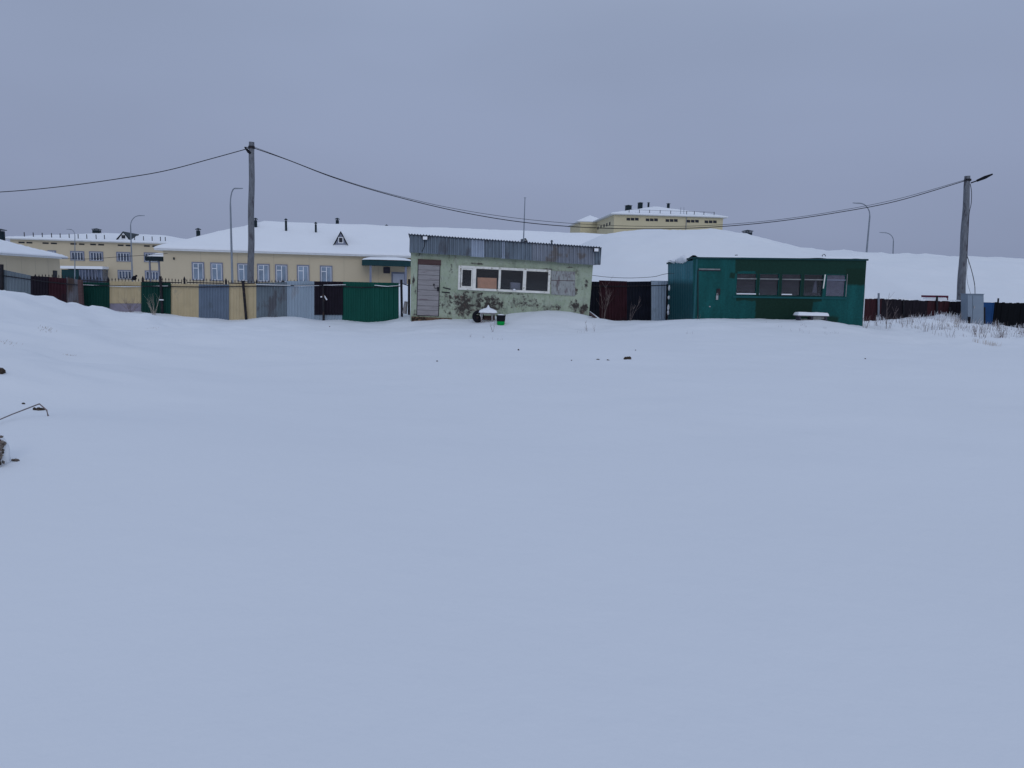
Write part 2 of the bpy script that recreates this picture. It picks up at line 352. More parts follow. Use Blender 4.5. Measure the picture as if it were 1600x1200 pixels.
def ground(x, y):
    x = np.atleast_1d(np.asarray(x, float)); y = np.atleast_1d(np.asarray(y, float))
    cx = np.clip(x, -24, 34); cy = np.clip(y, -8, 43)
    z = np.zeros(x.shape) + Wt[nC] + Wt[nC + 1] * cx + Wt[nC + 2] * cy
    for i in range(nC): z += Wt[i] * tps((cx - cp_[i, 0]) ** 2 + (cy - cp_[i, 1]) ** 2)
    z = np.clip(z, -1.2, 2.2)
    b = sstep(40, 55, y); z = z * (1 - b) + (.1 + 1.0 * sstep(-13.5, -11.5, x)) * b
    r = sstep(40, 110, np.hypot(x, y * .5)); z = z * (1 - r) + .7 * r
    f = sstep(78, 100, y) * (1 - sstep(-14, -8, x)); z = z * (1 - f) - 1.6 * f
    amp = sstep(2, 10, y)
    z += amp * (.045 * vnoise(x * .35 + 3, y * .5, 1) + .03 * vnoise(x * 1.1, y * 1.5, 2) + .012 * vnoise(x * 3.1, y * 4.2, 3)) + .01 * vnoise(x * .8, y * .8, 5)
    left = sstep(-3, -8, x) * sstep(4, 9, y) * (1 - sstep(24.5, 29.5, y))
    z += left * (.15 * vnoise(x * .55, y * .7, 7) + .10 * vnoise(x * 1.3 + y * .6, y * 1.1, 8) + .03 * vnoise(x * 3.2 + y, y * 2.6, 18))
    z += left * .16 * (.5 - np.abs(vnoise((x + y * .45) * .55, (y - x * .5) * .22, 27)) * 2)
    z += left * (.055 * (.5 - np.abs(vnoise((x + y * .3) * 1.9, (y - x * .3) * 1.1, 28)) * 2) + .02 * vnoise(x * 5.5, y * 5, 29))
    edge = np.exp(-((x + 15.2) / 3.0) ** 2 - ((y - 25) / 2.6) ** 2); z += edge * (.34 * vnoise(x * 1.5, y * .9, 19) + .18 * vnoise(x * 3.7, y * 2.5, 20))
    drift = sstep(23, 26, y) * (1 - sstep(38, 42, y))
    z += drift * (.10 * vnoise(x * .7, y * .9, 9) + .055 * vnoise(x * 2.1, y * 2.3, 10) + .02 * vnoise(x * 5.3, y * 4.7, 13))
    rt = sstep(14, 17, x) * sstep(27, 29, y) * (1 - sstep(36, 38, y))
    z += rt * (.13 * vnoise(x * 1.6, y * 1.6, 11) + .10 * vnoise(x * 3.9, y * 3.7, 12))
    for (dx, dy, dep, wx, wy) in dents: z += dep * np.exp(-((x - dx) / wx) ** 2 - ((y - dy) / wy) ** 2)
    return z
def gz(x, y): return float(ground(x, y)[0])
def on_ground(px, py, lo=2.0, hi=45.0):
    """point where the line of sight first meets the snow"""
    Y = np.linspace(lo, hi, 1200); d = ray(px, py)
    X = d.x / d.y * Y; Z = CAMZ + d.z / d.y * Y; g = ground(X, Y); k = np.argmax(Z <= g)
    if not (Z <= g).any(): k = -1
    return Vector((X[k], Y[k], g[k]))
def axis(lo, hi, step, far):
    c = list(np.arange(lo, hi + 1e-6, step)); s = step; v = hi; r = []
    while v < far: s *= 1.18; v += s; r.append(v)
    s = step; v = lo; l = []
    while v > -far: s *= 1.18; v -= s; l.append(v)
    return np.array(l[::-1] + c + r)
def heightfield(name, xs, ys, fn, m):
    X, Y = np.meshgrid(xs, ys); Z = fn(X.ravel(), Y.ravel()); nx, ny = len(xs), len(ys)
    me = bpy.data.meshes.new(name); me.vertices.add(nx * ny)
    me.vertices.foreach_set('co', np.c_[X.ravel(), Y.ravel(), Z].ravel())
    i = np.arange(nx * ny).reshape(ny, nx); q = np.stack([i[:-1, :-1], i[:-1, 1:], i[1:, 1:], i[1:, :-1]], -1).reshape(-1, 4)
    me.loops.add(len(q) * 4); me.polygons.add(len(q)); me.loops.foreach_set('vertex_index', q.ravel())
    me.polygons.foreach_set('loop_start', np.arange(len(q)) * 4); me.polygons.foreach_set('loop_total', np.full(len(q), 4))
    me.polygons.foreach_set('use_smooth', np.ones(len(q), bool))
    me.update(calc_edges=True); me.validate(); me.materials.append(m)
    o = bpy.data.objects.new(name, me); C.objects.link(o); return o
g = heightfield('ground', axis(-26, 30, .16, 2500), axis(-2, 40, .16, 2500), ground, M['snow'])
tag(g, 'smooth bluish snow field with soft drifts', 'snow', kind='structure')

# snow hill behind the fences on the right
crest = [(740, 445), (790, 437), (840, 420), (885, 396), (930, 374), (955, 366), (985, 363), (1040, 362), (1080, 361), (1125, 362), (1145, 367), (1168, 374.5), (1185, 379), (1230, 389.5), (1270, 395), (1320, 398),
         (1380, 399), (1440, 398), (1470, 400), (1530, 405), (1600, 409), (1700, 416), (1850, 428), (2000, 455), (2200, 480)]
cw = [P(a, b, 58.0) for a, b in crest]; cX = np.array([p.x for p in cw]); cZ = np.array([p.z for p in cw])
def hill(x, y):
    yc = 58 + 2.0 * vnoise(x * .08, x * 0, 21)
    Z = np.interp(x, cX, cZ, left=0, right=0)
    Z = (Z + np.interp(x - .5, cX, cZ, left=0, right=0) + np.interp(x + .5, cX, cZ, left=0, right=0)) / 3
    t = np.clip((y - 37.5) / (yc - 37.5), 0, 1); f = np.sin(t * math.pi / 2) ** 1.15
    b = np.clip((y - yc) / 30, 0, 1); f = np.where(y > yc, np.cos(b * math.pi / 2) ** 1.3, f)
    z = .2 + (Z - .2) * f
    z += f * (1 - f * .72) * (.9 * vnoise(x * .16, y * .2, 22) + .45 * vnoise(x * .5, y * .6, 23)) + .16 * vnoise(x * 1.1, y * 1.2, 24) + .22 * (.5 - np.abs(vnoise((x + y) * .33, (y - x) * .16, 26)) * 2) + .05 * vnoise(x * 3, y * 3, 25)
    return z - .35 * (1 - np.clip(t * 6, 0, 1)) - .9 * (b >= 1)
hl = heightfield('snow_hill', np.arange(cX[0], cX[-1], .4), np.arange(37.5, 89, .4), hill, M['snow'])
tag(hl, 'long smooth snow-covered mound behind the fences', 'hill', kind='structure')

# ------------------------------------------------------------------ building helpers
def snow_roof(F, parent, x0, x1, y0, y1, ze, zr, oh=.6, th=.09, nx=90, ny=36, seed=0, hipped=True, name='roof'):
    """hip roof: a thin slab with pale fascia that carries a rounded blanket of snow (sub-part)"""
    X0, X1, Y0, Y1 = x0 - oh, x1 + oh, y0 - oh, y1 + oh; half = min(Y1 - Y0, X1 - X0) / 2; s = (zr - ze) / half
    def h(x, y): return np.minimum(np.minimum(x - X0, X1 - x) if hipped else 1e9, np.minimum(y - Y0, Y1 - y)) * s
    slab = MB(); k = half
    if Y1 - Y0 <= X1 - X0: ra, rb = (X0 + k, (Y0 + Y1) / 2), (X1 - k, (Y0 + Y1) / 2)
    else: ra, rb = ((X0 + X1) / 2, Y0 + k), ((X0 + X1) / 2, Y1 - k)
    along = Y1 - Y0 <= X1 - X0
    base = [(X0, Y0), (X1, Y0), (X1, Y1), (X0, Y1)]
    vs = [(a, b, ze - .22) for a, b in base] + [(a, b, ze) for a, b in base] + [(ra[0], ra[1], ze + k * s), (rb[0], rb[1], ze + k * s)]
    sides = [(0, 1, 5, 4), (1, 2, 6, 5), (2, 3, 7, 6), (3, 0, 4, 7), (3, 2, 1, 0)]
    tops = [(4, 5, 9, 8), (5, 6, 9), (6, 7, 8, 9), (7, 4, 8)] if along else [(4, 5, 8), (5, 6, 9, 8), (6, 7, 9), (7, 4, 8, 9)]
    slab.add(vs, sides + tops); so_ = slab.build(name, M['eave'], parent)
    us = np.linspace(X0 - .04, X1 + .04, nx); vs_ = np.linspace(Y0 - .04, Y1 + .04, ny)
    eps = .12
    us = np.unique(np.r_[us, X0 - .04 + eps, X1 + .04 - eps, ra[0], rb[0]]); vs_ = np.unique(np.r_[vs_, Y0 - .04 + eps, Y1 + .04 - eps, (Y0 + Y1) / 2])
    Xg, Yg = np.meshgrid(us, vs_); e = np.minimum(np.minimum(Xg - us[0], us[-1] - Xg), np.minimum(Yg - vs_[0], vs_[-1] - Yg))
    Z = ze + np.maximum(h(Xg, Yg), 0) + th * np.sqrt(np.clip(e / .35, 0, 1)) + .02 + np.clip(e / .8, 0, 1) * (.10 * vnoise(Xg * .5 + seed, Yg * .6, 31 + seed) + .05 * vnoise(Xg * 1.7, Yg * 1.9, 33 + seed))
    mb = MB(); ny_, nx_ = Xg.shape
    mb.v = [(float(a), float(b), float(c)) for a, b, c in zip(Xg.ravel(), Yg.ravel(), Z.ravel())]
    for j in range(ny_ - 1):
        for i in range(nx_ - 1):
            a = j * nx_ + i; mb.f.append((a, a + 1, a + nx_ + 1, a + nx_))
    k = len(mb.v); ring = [i for i in range(nx_)] + [j * nx_ + nx_ - 1 for j in range(1, ny_)] + [(ny_ - 1) * nx_ + i for i in range(nx_ - 2, -1, -1)] + [j * nx_ for j in range(ny_ - 2, 0, -1)]
    for q in ring: v = mb.v[q]; mb.v.append((v[0], v[1], ze - .06))
    L = len(ring)
    for q in range(L): mb.f.append((ring[q], k + q, k + (q + 1) % L, ring[(q + 1) % L]))
    mb.build('roof_snow', M['roofsnow'], so_, smooth=True)
    return so_, s
def px_window(F, parent, x0, x1, t0, t1, b0, b1, style='school', n=0.0):
    """surround > frame, pane (sub-parts) set on a facade"""
    q = F.quad(x0, x1, t0, t1, b0, b1, n); X0 = (q[0][0] + q[3][0]) / 2; X1 = (q[1][0] + q[2][0]) / 2; Z0 = (q[0][1] + q[1][1]) / 2; Z1 = (q[2][1] + q[3][1]) / 2
    W, H = X1 - X0, Z1 - Z0; bw = .11 if style == 'school' else .20
    w_ = MB()
    for (a, b, c, d) in ((X0, X1, Z1 - bw, Z1), (X0, X0 + bw, Z0, Z1 - bw), (X1 - bw, X1, Z0, Z1 - bw)): w_.box(a, b, n - .09, n + .02, c, d)
    w_.box(X0 - .03, X1 + .03, n - .14, n + .02, Z0 - .07, Z0)
    w = w_.build('window', M['lilac'], parent)
    a0, a1, c0, c1 = X0 + bw, X1 - bw, Z0, Z1 - bw; f = MB(); t = .045
    f.box(a0, a1, n - .06, n + .01, c1 - t, c1); f.box(a0, a1, n - .06, n + .01, c0, c0 + t); f.box(a0, a0 + t, n - .06, n + .01, c0 + t, c1 - t); f.box(a1 - t, a1, n - .06, n + .01, c0 + t, c1 - t)
    if style == 'school':
        cx = a0 + (a1 - a0) * .52; f.box(cx - .03, cx + .03, n - .065, n + .01, c0 + t, c1 - t); cz = c0 + (c1 - c0) * .70
        f.box(a0 + t, cx - .04, n - .06, n + .01, cz - .03, cz + .03)
    else:
        for k in (1, 2, 3):
            cx = a0 + (a1 - a0) * k / 4; f.box(cx - .035, cx + .035, n - .065, n + .01, c0 + t, c1 - t)
    f.build('frame', M['white'], w); MB().box(a0 + t, a1 - t, n - .03, n + .02, c0 + t, c1 - t).build('pane', M['glasspale'] if style == 'school' else M['glassdark'], w)
    return w
def slit(F, parent, x0, x1, y0, h=2.6, n=0.0):
    q = F.quad(x0, x1, y0, y0 + .3, y0 + h, y0 + h + .3, n); MB().quadbox(q, n - .03, n + .05).build('attic_vent', M['slit'], parent)
def chimney(parent, x, y, z0, z1, r=.18, square=False, cap=True):
    b = MB()
    if square: b.box(x - r, x + r, y - r, y + r, z0, z1)
    else: b.tube([(x, y, z0), (x, y, z1)], r, 10)
    c = b.build('chimney', M['vent'], parent)
    if cap:
        k = MB(); e = r * (1.22 if square else 1.5)
        if square:
            k.box(x - e, x + e, y - e, y + e, z1 + .1, z1 + .16); k.add([(x - e, y - e, z1 + .16), (x + e, y - e, z1 + .16), (x + e, y + e, z1 + .16), (x - e, y + e, z1 + .16), (x, y, z1 + .16 + r * .35)], [(0, 1, 4), (1, 2, 4), (2, 3, 4), (3, 0, 4)])
            for a in (-1, 1):
                for d in (-1, 1): k.box(x + a * r * .9 - .03, x + a * r * .9 + .03, y + d * r * .9 - .03, y + d * r * .9 + .03, z1, z1 + .1)
        else:
            k.tube([(x, y, z1 + .08), (x, y, z1 + .13), (x, y, z1 + .25)], [e, e, .03], 10); k.tube([(x, y, z1), (x, y, z1 + .08)], .05, 6)
        k.build('cap', M['vent'], c)
    return c

# ------------------------------------------------------------------ school (long beige building)
o = P(258, 470, 68.0)
FS = Frame((o.x, o.y, 0), 11.0)
S = FS.thing('school_building', 'long single-storey beige building with snow-covered hip roof behind the corrugated fence', 'building')
LS, DS = 66.0, 15.6; ze = FS.pix(264, 386.5, -.6)[1] - .05; ridge_y = DS / 2
zr = FS.pix(440, 347.5, ridge_y)[1] - .0
MB().box(0, LS, 0, DS, 0, ze - .22).build('wall', M['beige'], S)
pl = MB().box(-.05, LS + .05, -.05, DS + .05, -.2, .45).build('plinth', M['plinth'], S)
sm = MB()
for u in np.arange(3.2, 32, 3.2): MB().box(u - .012, u + .012, -.006, .01, .46, ze - .25).build('facade_seam', M['seam'], S)
roofS, slopeS = snow_roof(FS, S, 0, LS, 0, DS, ze, zr, nx=160, ny=40, seed=1)
for a in (300, 329, 371, 402, 430, 464, 500):
    px_window(FS, S, a, a + 19.5, 409.2 + .028 * (a - 300), 409.7 + .028 * (a - 300), 436.6 + .0225 * (a - 300), 437.0 + .0225 * (a - 300))
for a, b in ((288, 298), (299.5, 310), (327, 338), (339, 350), (383, 394), (395, 405), (421.5, 432), (433, 444), (475, 486), (487, 497), (513, 524), (525, 534), (566, 576), (577, 587), (603, 613), (614, 624)):
    slit(FS, S, a, b, 387.9 + .0285 * (a - 288), 2.6)
def roofpt(px, py): return FS.plane(px, py, (0, -.6, ze + .25), (0, -slopeS, 1))
for px, pb, pt, r_ in ((399.5, 352, 341, .15), (447, 358, 342, .11), (493.5, 361, 347.5, .10)):
    p = roofpt(px, pb); top = FS.pix(px - (1 if px > 480 else 0), pt, p.y)[1]; chimney(S, p.x, p.y, p.z - .3, top - .2, r_)
for px, pt, r_ in ((527, 341, .17), (309.5, 357, .2), (604, 351.5, .12), (781, 360.5, .1)):
    x_, top = FS.pix(px, pt, ridge_y + 1.2); chimney(S, x_, ridge_y + 1.2, zr - 1.8, top - .2, r_)
for px, pb in ((862, 381),):
    p = roofpt(px, pb); chimney(S, p.x, p.y, p.z - .3, p.z + .15, .1)
x_, top = FS.pix(1168, 361, ridge_y); chimney(S, x_, ridge_y, zr - 2.2, top - .15, .40, True)
def dormer(px, pb, pt, hw=.62):
    p = roofpt(px, pb); z1 = FS.pix(px, pt, p.y)[1]; x, y, z = p.x, p.y, p.z - .25; d = (z1 - z) / slopeS + .6
    b = MB().add([(x - hw, y, z), (x + hw, y, z), (x, y, z1 - .08), (x - hw, y + d, z), (x + hw, y + d, z), (x, y + d, z1 - .08)], [(0, 1, 2), (5, 4, 3), (0, 3, 4, 1)]).build('dormer', M['lilac'], S)
    r = MB()
    for s_ in (-1, 1):
        r.hexa([(x + s_ * (hw + .12), y - .12, z - .05), (x, y - .12, z1), (x, y + d, z1), (x + s_ * (hw + .12), y + d, z - .05),
                (x + s_ * (hw + .12), y - .12, z + .05), (x, y - .12, z1 + .1), (x, y + d, z1 + .1), (x + s_ * (hw + .12), y + d, z + .05)])
    r.build('dormer_roof', M['vent'], b)
    MB().box(x - .24, x + .24, y - .05, y - .005, z + .28, z + .86).build('dormer_frame', M['white'], b); MB().box(x - .16, x + .16, y - .08, y - .03, z + .36, z + .78).build('dormer_pane', M['slit'], b)
dormer(532.5, 380.5, 362.5); dormer(821, 384, 373.5, .42)
# entrance porch of the school
def porch(F, parent, x0, x1, yt, yb, ysn, n, posts, pb, side=None):
    q = F.quad(x0, x1, yt, yt + .02 * (x1 - x0), yb, yb + .02 * (x1 - x0), n); X0, X1, Z0, Z1 = q[0][0], q[1][0], min(q[0][1], q[1][1]), min(q[2][1], q[3][1])
    c = MB().box(X0, X1, n, 0 if side is None else side, Z0, Z1).build('canopy', M['greenfascia'], parent)
    zs = F.pix(x0, ysn, n)[1] - Z1; mb = MB(); nx, ny = 24, 8; y1 = 0 if side is None else side
    for j in range(ny + 1):
        for i in range(nx + 1):
            u, v = i / nx, j / ny; e = min(u, 1 - u) * (X1 - X0); f_ = min(v, 1.0) * abs(y1 - n) + .02
            hh = zs * min(1, math.sqrt(min(e, .8) / .8)) * min(1, math.sqrt(min(f_, .6) / .6)) * (1 + .25 * float(vnoise(u * 6, v * 2, 41)))
            mb.v.append((X0 - .03 + u * (X1 - X0 + .06), n - .03 + v * (y1 - n + .03), Z1 + max(hh, .01)))
    for j in range(ny):
        for i in range(nx): a = j * (nx + 1) + i; mb.f.append((a, a + 1, a + nx + 2, a + nx + 1))
    mb.build('canopy_snow', M['roofsnow'], c, smooth=True)
    for p_ in posts:
        X = F.pix(p_, yb + 3, n + .3)[0]; MB().box(X - .1, X + .1, n + .2, n + .4, .4, Z0).build('porch_post', M['lilac'], parent)
porch(FS, S, 565.5, 645, 406, 414.3, 400.5, -2.2, (579, 634), 440)
q = FS.quad(599, 609.5, 417, 417.3, 427, 427.3); MB().quadbox(q, -.06, .02).build('notice_board', M['sign'], S)
q = FS.quad(611.5, 634, 425, 425.5, 462, 462.5); MB().quadbox(q, -.05, .03).build('door_surround', M['lilac'], S)
q = FS.quad(614, 631.5, 427.5, 428, 462, 462.5); MB().quadbox(q, -.09, .03).build('door', mat('door_pale', (.42, .46, .56), .5, var=.04), S)
# side porch beyond the left gable
q0 = FS.pix(226.5, 404, 4.0); q1 = FS.pix(253, 404, 4.0)
cz1 = FS.pix(240, 400.5, 4)[1]; cz0 = FS.pix(240, 407.5, 4)[1]
pc = MB().box(q0[0], 0, 4.0, 7.5, cz0, cz1).build('side_canopy', M['vent'], S)
mb = MB(); mb.hexa([(q0[0] + .1, 4.1, cz1), (0, 4.1, cz1), (0, 7.4, cz1), (q0[0] + .1, 7.4, cz1), (q0[0] + .9, 4.3, cz1 + .3), (0, 4.3, cz1 + .42), (0, 7.2, cz1 + .42), (q0[0] + .9, 7.2, cz1 + .3)]); mb.build('side_canopy_snow', M['roofsnow'], pc)
for p_ in (234, 248.5):
    X = FS.pix(p_, 410, 4.3)[0]; MB().box(X - .07, X + .07, 4.2, 4.35, .3, cz0).build('porch_post', M['lilac'], S)
q = FS.pix(272, 404, 0); MB().box(q[0] - .06, q[0] + .06, -.12, 0, q[1] - .1, q[1] + .1).build('wall_lamp', M['vent'], S)

# ------------------------------------------------------------------ two-storey block far left
o = P(20, 440, 122.0); FB = Frame((o.x, o.y, 0), 11.0)
B = FB.thing('school_block', 'two-storey cream building with rows of white windows behind the left fence', 'building')
x1b = FB.pix(330, 400)[0]; zeb = FB.pix(30, 371.8, -.7)[1]; DB = 20; zrb = FB.pix(130, 361.5, DB / 2)[1] - .3
MB().box(0, x1b, 0, DB, -2, zeb - .22).build('wall', M['beige'], B)
snow_roof(FB, B, 0, x1b, 0, DB, zeb, zrb, oh=.8, nx=90, ny=30, seed=4)
for a in (110, 139.5, 182, 225): px_window(FB, B, a, a + 22, 392 + .02 * (a - 110), 392.5 + .02 * (a - 110), 406.2 + .022 * (a - 110), 406.7 + .022 * (a - 110), 'wide')
for a in (184, 226.5): px_window(FB, B, a, a + 23, 421.6 + .02 * (a - 184), 422.1 + .02 * (a - 184), 435.6 + .022 * (a - 184), 436 + .022 * (a - 184), 'wide')
px_window(FB, B, 75, 88, 391, 391.4, 404, 404.5, 'wide')
for a, b in ((29, 38.5), (41.5, 50.5), (66.5, 76), (79.5, 89), (110, 119.5), (123.5, 132), (141, 150), (153.5, 162.5), (184, 193), (196.5, 204.5), (225, 234), (238, 246)): slit(FB, B, a, b, 377.6 + .028 * (a - 29), 2.3)
# glazed entrance
q = FB.quad(94, 160, 415.2, 416.2, 419.5, 420.6, -3.0); c = MB().quadbox(q, -3.0, 0).build('entrance_roof', M['roofsnow'], B)
q = FB.quad(124, 160, 421, 421.5, 450, 450, -2.6); MB().quadbox(q, -2.6, 0).build('entrance_glazing', M['glassdark'], B)
g_ = MB()
for u in (124.5, 129, 134, 139, 144, 149, 152, 158.5):
    X, _ = FB.pix(u, 430, -2.66); z1 = FB.pix(u, 421, -2.66)[1]; g_.box(X - .06, X + .06, -2.72, -2.6, .3, z1)
g_.build('mullion', M['lilac'], B)
q = FB.quad(96, 123, 421, 421.5, 450, 450, -2.7); MB().quadbox(q, -2.7, 0).build('entrance_wall', M['greenfascia'], B)
gd = MB(); zpr = zeb + .55
for u in (38, 52, 66, 80.5, 94, 108, 122, 135.5, 150, 163, 210, 224, 237.5, 250.5, 258):
    X = FB.pix(u, 368, .6)[0]; gd = MB().box(X - .05, X + .05, .55, .65, zeb + .2, zeb + 1.0); gd.build('snow_guard', M['iron'], B)
# its dormer and vent
half_b = (DB + 1.6) / 2; slope_b = (zrb - zeb) / half_b
p = FB.plane(193, 373.5, (0, -.8, zeb + .2), (0, -slope_b, 1)); X, ylo, zb = p.x, p.y, p.z - .1; zt = FB.pix(191, 362, ylo)[1]; hw = .85; dd = (zt - zb) / slope_b + 1
b = MB().add([(X - hw, ylo, zb), (X + hw, ylo, zb), (X, ylo, zt - .15), (X - hw, ylo + dd, zb), (X + hw, ylo + dd, zb), (X, ylo + dd, zt - .15)], [(0, 1, 2), (5, 4, 3), (0, 3, 4, 1)]).build('dormer', M['white'], B)
r_ = MB()
for s_ in (-1, 1):
    r_.hexa([(X + s_ * hw * 1.3, ylo - .15, zb - .1), (X, ylo - .15, zt - .1), (X, ylo + dd, zt - .1), (X + s_ * hw * 1.3, ylo + dd, zb - .1), (X + s_ * hw * 1.3, ylo - .15, zb + .05), (X, ylo - .15, zt + .06), (X, ylo + dd, zt + .06), (X + s_ * hw * 1.3, ylo + dd, zb + .05)])
r_.build('dormer_roof', M['vent'], b); MB().box(X - .28, X + .28, ylo - .06, ylo - .01, zb + .2, zb + .75).build('dormer_pane', M['slit'], b)
X, zt = FB.pix(151, 358.8, DB / 2); chimney(B, X, DB / 2, zrb - .5, zt - .1, .55, True)

# ------------------------------------------------------------------ low building at the left edge (its end wall faces us)
o = P(95, 440, 80.0); dx = Vector((-math.sin(R(11)), math.cos(R(11)), 0))
o2 = o - dx * 26
FL = Frame((o2.x, o2.y, 0), 101.0)
Lb = FL.thing('annex_building', 'low cream building with snowy hip roof at the left edge of the photo', 'building')
zel = FL.pix(97, 401.0, -.6)[1]
MB().box(0, 26, 0, 12, 0, zel - .22).build('wall', M['beige'], Lb)
sm = MB()
for u in np.arange(14, 26, 3.0): MB().box(u - .02, u + .02, -.006, .01, 0, zel - .25).build('facade_seam', M['seam'], Lb)
snow_roof(FL, Lb, 0, 26, 0, 12, zel, zel + 2.05, oh=.6, nx=60, ny=30, seed=6)
q = FL.quad(82.5, 88.5, 422.5, 423, 436, 436); MB().quadbox(q, -.06, .05).build('door', M['slit'], Lb)
X, zt = FL.pix(0, 358, 4.6); chimney(Lb, X, 4.6, zel + .9, zt - .2, .4)
# ------------------------------------------------------------------ yellow block behind the hill
o = P(957, 400, 170.0); FY = Frame((o.x, o.y, 0), 4.0)
Yb = FY.thing('apartment_block', 'pale yellow upper storey with green roof chimneys rising behind the snow hill', 'building')
x1y = FY.pix(1130, 340)[0]; zey = FY.pix(957, 333.0, -1)[1]; DY = 24
MB().box(0, x1y, 0, DY, 0, zey - .25).build('wall', M['yellow'], Yb)
snow_roof(FY, Yb, 0, x1y, 0, DY, zey, zey + 3.0, oh=.9, nx=50, ny=40, seed=8)
for a in (979, 1009, 1040, 1073, 1101):
    for k in range(3): slit(FY, Yb, a + k * 6.6, a + k * 6.6 + 5.6, 340.2 + .034 * (a - 979), 4.2)
for px, pt, sq, r_ in ((982, 320.5, True, .6), (1000.5, 316, True, .45), (1013.5, 315.5, False, .22), (1044.5, 317, False, .32)):
    X, zt = FY.pix(px, pt, 11); chimney(Yb, X, 11, zey + 1.2, zt - .3, r_ * 1.1, sq)
gd = MB()
for u in (983, 999, 1015, 1031.5, 1048, 1073, 1085, 1100, 1116):
    X = FY.pix(u, 330, .4)[0]; gd.box(X - .05, X + .05, .3, .45, zey + .2, zey + 1.1)
Xa = FY.pix(983, 330, .4)[0]; Xb = FY.pix(1116, 330, .4)[0]; gd.box(Xa, Xb, .35, .4, zey + 1.0, zey + 1.05)
gd.build('snow_guard', M['iron'], Yb)
dn = MB(); X = FY.pix(1072.5, 340)[0]; dn.tube([(X, -.1, 0), (X, -.1, zey - .3)], .07, 6); dn.build('downpipe', M['steel'], Yb)
lad = MB()
for u in (1063, 1068): X = FY.pix(u, 330, 1.5)[0]; lad.box(X - .04, X + .04, 1.2, 1.3, zey + .2, zey + 2.0)
lad.build('roof_ladder', M['steel'], Yb)
w0 = FY.pix(905, 350, DY)[0]; zw = zey - .25
MB().box(w0, .0 - .02, DY - 2, DY + 16, 0, zw).build('wing_wall', M['yellow'], Yb)
snow_roof(FY, Yb, w0, 2, DY - 1.2, DY + 16, zw + .2, zw + 2.0, oh=.8, nx=30, ny=30, seed=9)
for a, b_, y_ in ((943, 946.5, 349), (948, 951, 347), (953, 956, 345.5)):
    pass
sd_ = MB()
for yy in (4, 7.5, 11, 15, 19):
    sd_.box(-.05, .05, yy, yy + 1.3, zey - 2.2, zey - 1.5)
sd_.build('side_attic_vent', M['slit'], Yb)
sd_ = MB()
for yy in (5, 9.5, 14.5): sd_.box(-.05, .05, yy, yy + 2.0, zey - 7.0, zey - 5.2)
sd_.build('side_window', M['slit'], Yb)

# ------------------------------------------------------------------ corrugated-sheet fences
def panel(F, parent, x0, x1, t0, t1, b0, b1, m, n=0.0, pitch=.12, amp=.028, name='sheet_panel', label=None):
    q = F.quad(x0, x1, t0, t1, b0, b1, n); o = corr_sheet(MB(), q, n, pitch, amp).build(name, m, parent)
    if label: o['label'] = label
    sl = o.modifiers.new('thickness', 'SOLIDIFY'); sl.thickness = .004
    return o
def post(F, parent, xt, yt, xb, yb, n=-.12, r=.045, m=None):
    a = F.pix(xt, yt, n); b = F.pix(xb, yb + 8, n); MB().tube([(b[0], n, b[1]), (a[0], n, a[1])], r, 8).build('post', m or M['iron'], parent)
FM = Frame(P(380, 490, Y_FM), 0)
fm = FM.thing('sheet_fence', 'patchwork fence of green, beige, grey and brown profiled sheets left of the light green shack', 'fence')
D = 12
panel(FM, fm, 127.5, 171, 441, 441.5, 486 + D, 487 + D, M['sh_green'], label='dark green sheet beside the rusty post')
panel(FM, fm, 171, 220.5, 439.5, 440, 474, 474, M['sh_beige'], n=.03, pitch=.25)
panel(FM, fm, 171, 220.5, 471, 471.5, 488 + D, 488 + D, M['plinth'], n=.05, pitch=.3, amp=.006)
panel(FM, fm, 220.5, 267, 441, 442, 488 + D, 488 + D, M['sh_green'], n=-.02, label='dark green sheet behind the iron post')
panel(FM, fm, 265, 312, 443.5, 444, 492 + D, 495 + D, M['sh_beige'], n=.02, pitch=.25)
panel(FM, fm, 310.5, 358, 444, 444.5, 496 + D, 498 + D, M['sh_blue'], n=-.01)
panel(FM, fm, 357, 402, 443.5, 443.5, 498 + D, 495 + D, M['sh_beige'], n=.02, pitch=.25)
panel(FM, fm, 400.5, 448, 442, 441, 493 + D, 493 + D, M['sh_grey'], n=-.01)
panel(FM, fm, 447, 492, 439, 439.5, 493 + D, 498 + D, M['sh_light'], n=.015)
panel(FM, fm, 491, 537, 484, 484, 499 + D, 501 + D, M['sh_light'], n=.03)
panel(FM, fm, 491, 536, 439.5, 440, 492, 492, M['sh_brown'], n=-.03, label='dark brown sheet hung clear of the snow')
panel(FM, fm, 534.5, 623, 440, 442, 502 + D, 503 + D, M['sh_green2'], n=-.01, pitch=.2, amp=.028, label='wide bright green sheet next to the gap')
post(FM, fm, 250.5, 431.5, 254, 488, r=.055); post(FM, fm, 379.5, 438.5, 385, 494, r=.055); post(FM, fm, 505, 446, 505.8, 499, r=.05)
post(FM, fm, 627, 437, 628, 487, r=.05); post(FM, fm, 639.2, 436, 639, 484, r=.05)
rl = MB()
for (a, b, c, d) in ((128, 446, 505, 445.5), (505, 446, 628, 447)): 
    p, q = FM.pix(a, b, -.1), FM.pix(c, d, -.1); rl.tube([(p[0], -.1, p[1]), ((p[0] + q[0]) / 2, -.1, (p[1] + q[1]) / 2 - .07), (q[0], -.1, q[1])], .022, 6)
rl_ = rl.build('rail', M['iron'], fm)
sn = MB()
for (a, b, c, d) in ((128, 445.0, 262, 446.8), (400, 444.6, 540, 444.8), (585, 445.6, 626, 446)):
    p, q = FM.pix(a, b, -.12), FM.pix(c, d, -.12); sn.tube([(p[0], -.1, p[1]), ((p[0] + q[0]) / 2, -.1, (p[1] + q[1]) / 2 - .05), (q[0], -.1, q[1])], [.012, .022, .012], 6)
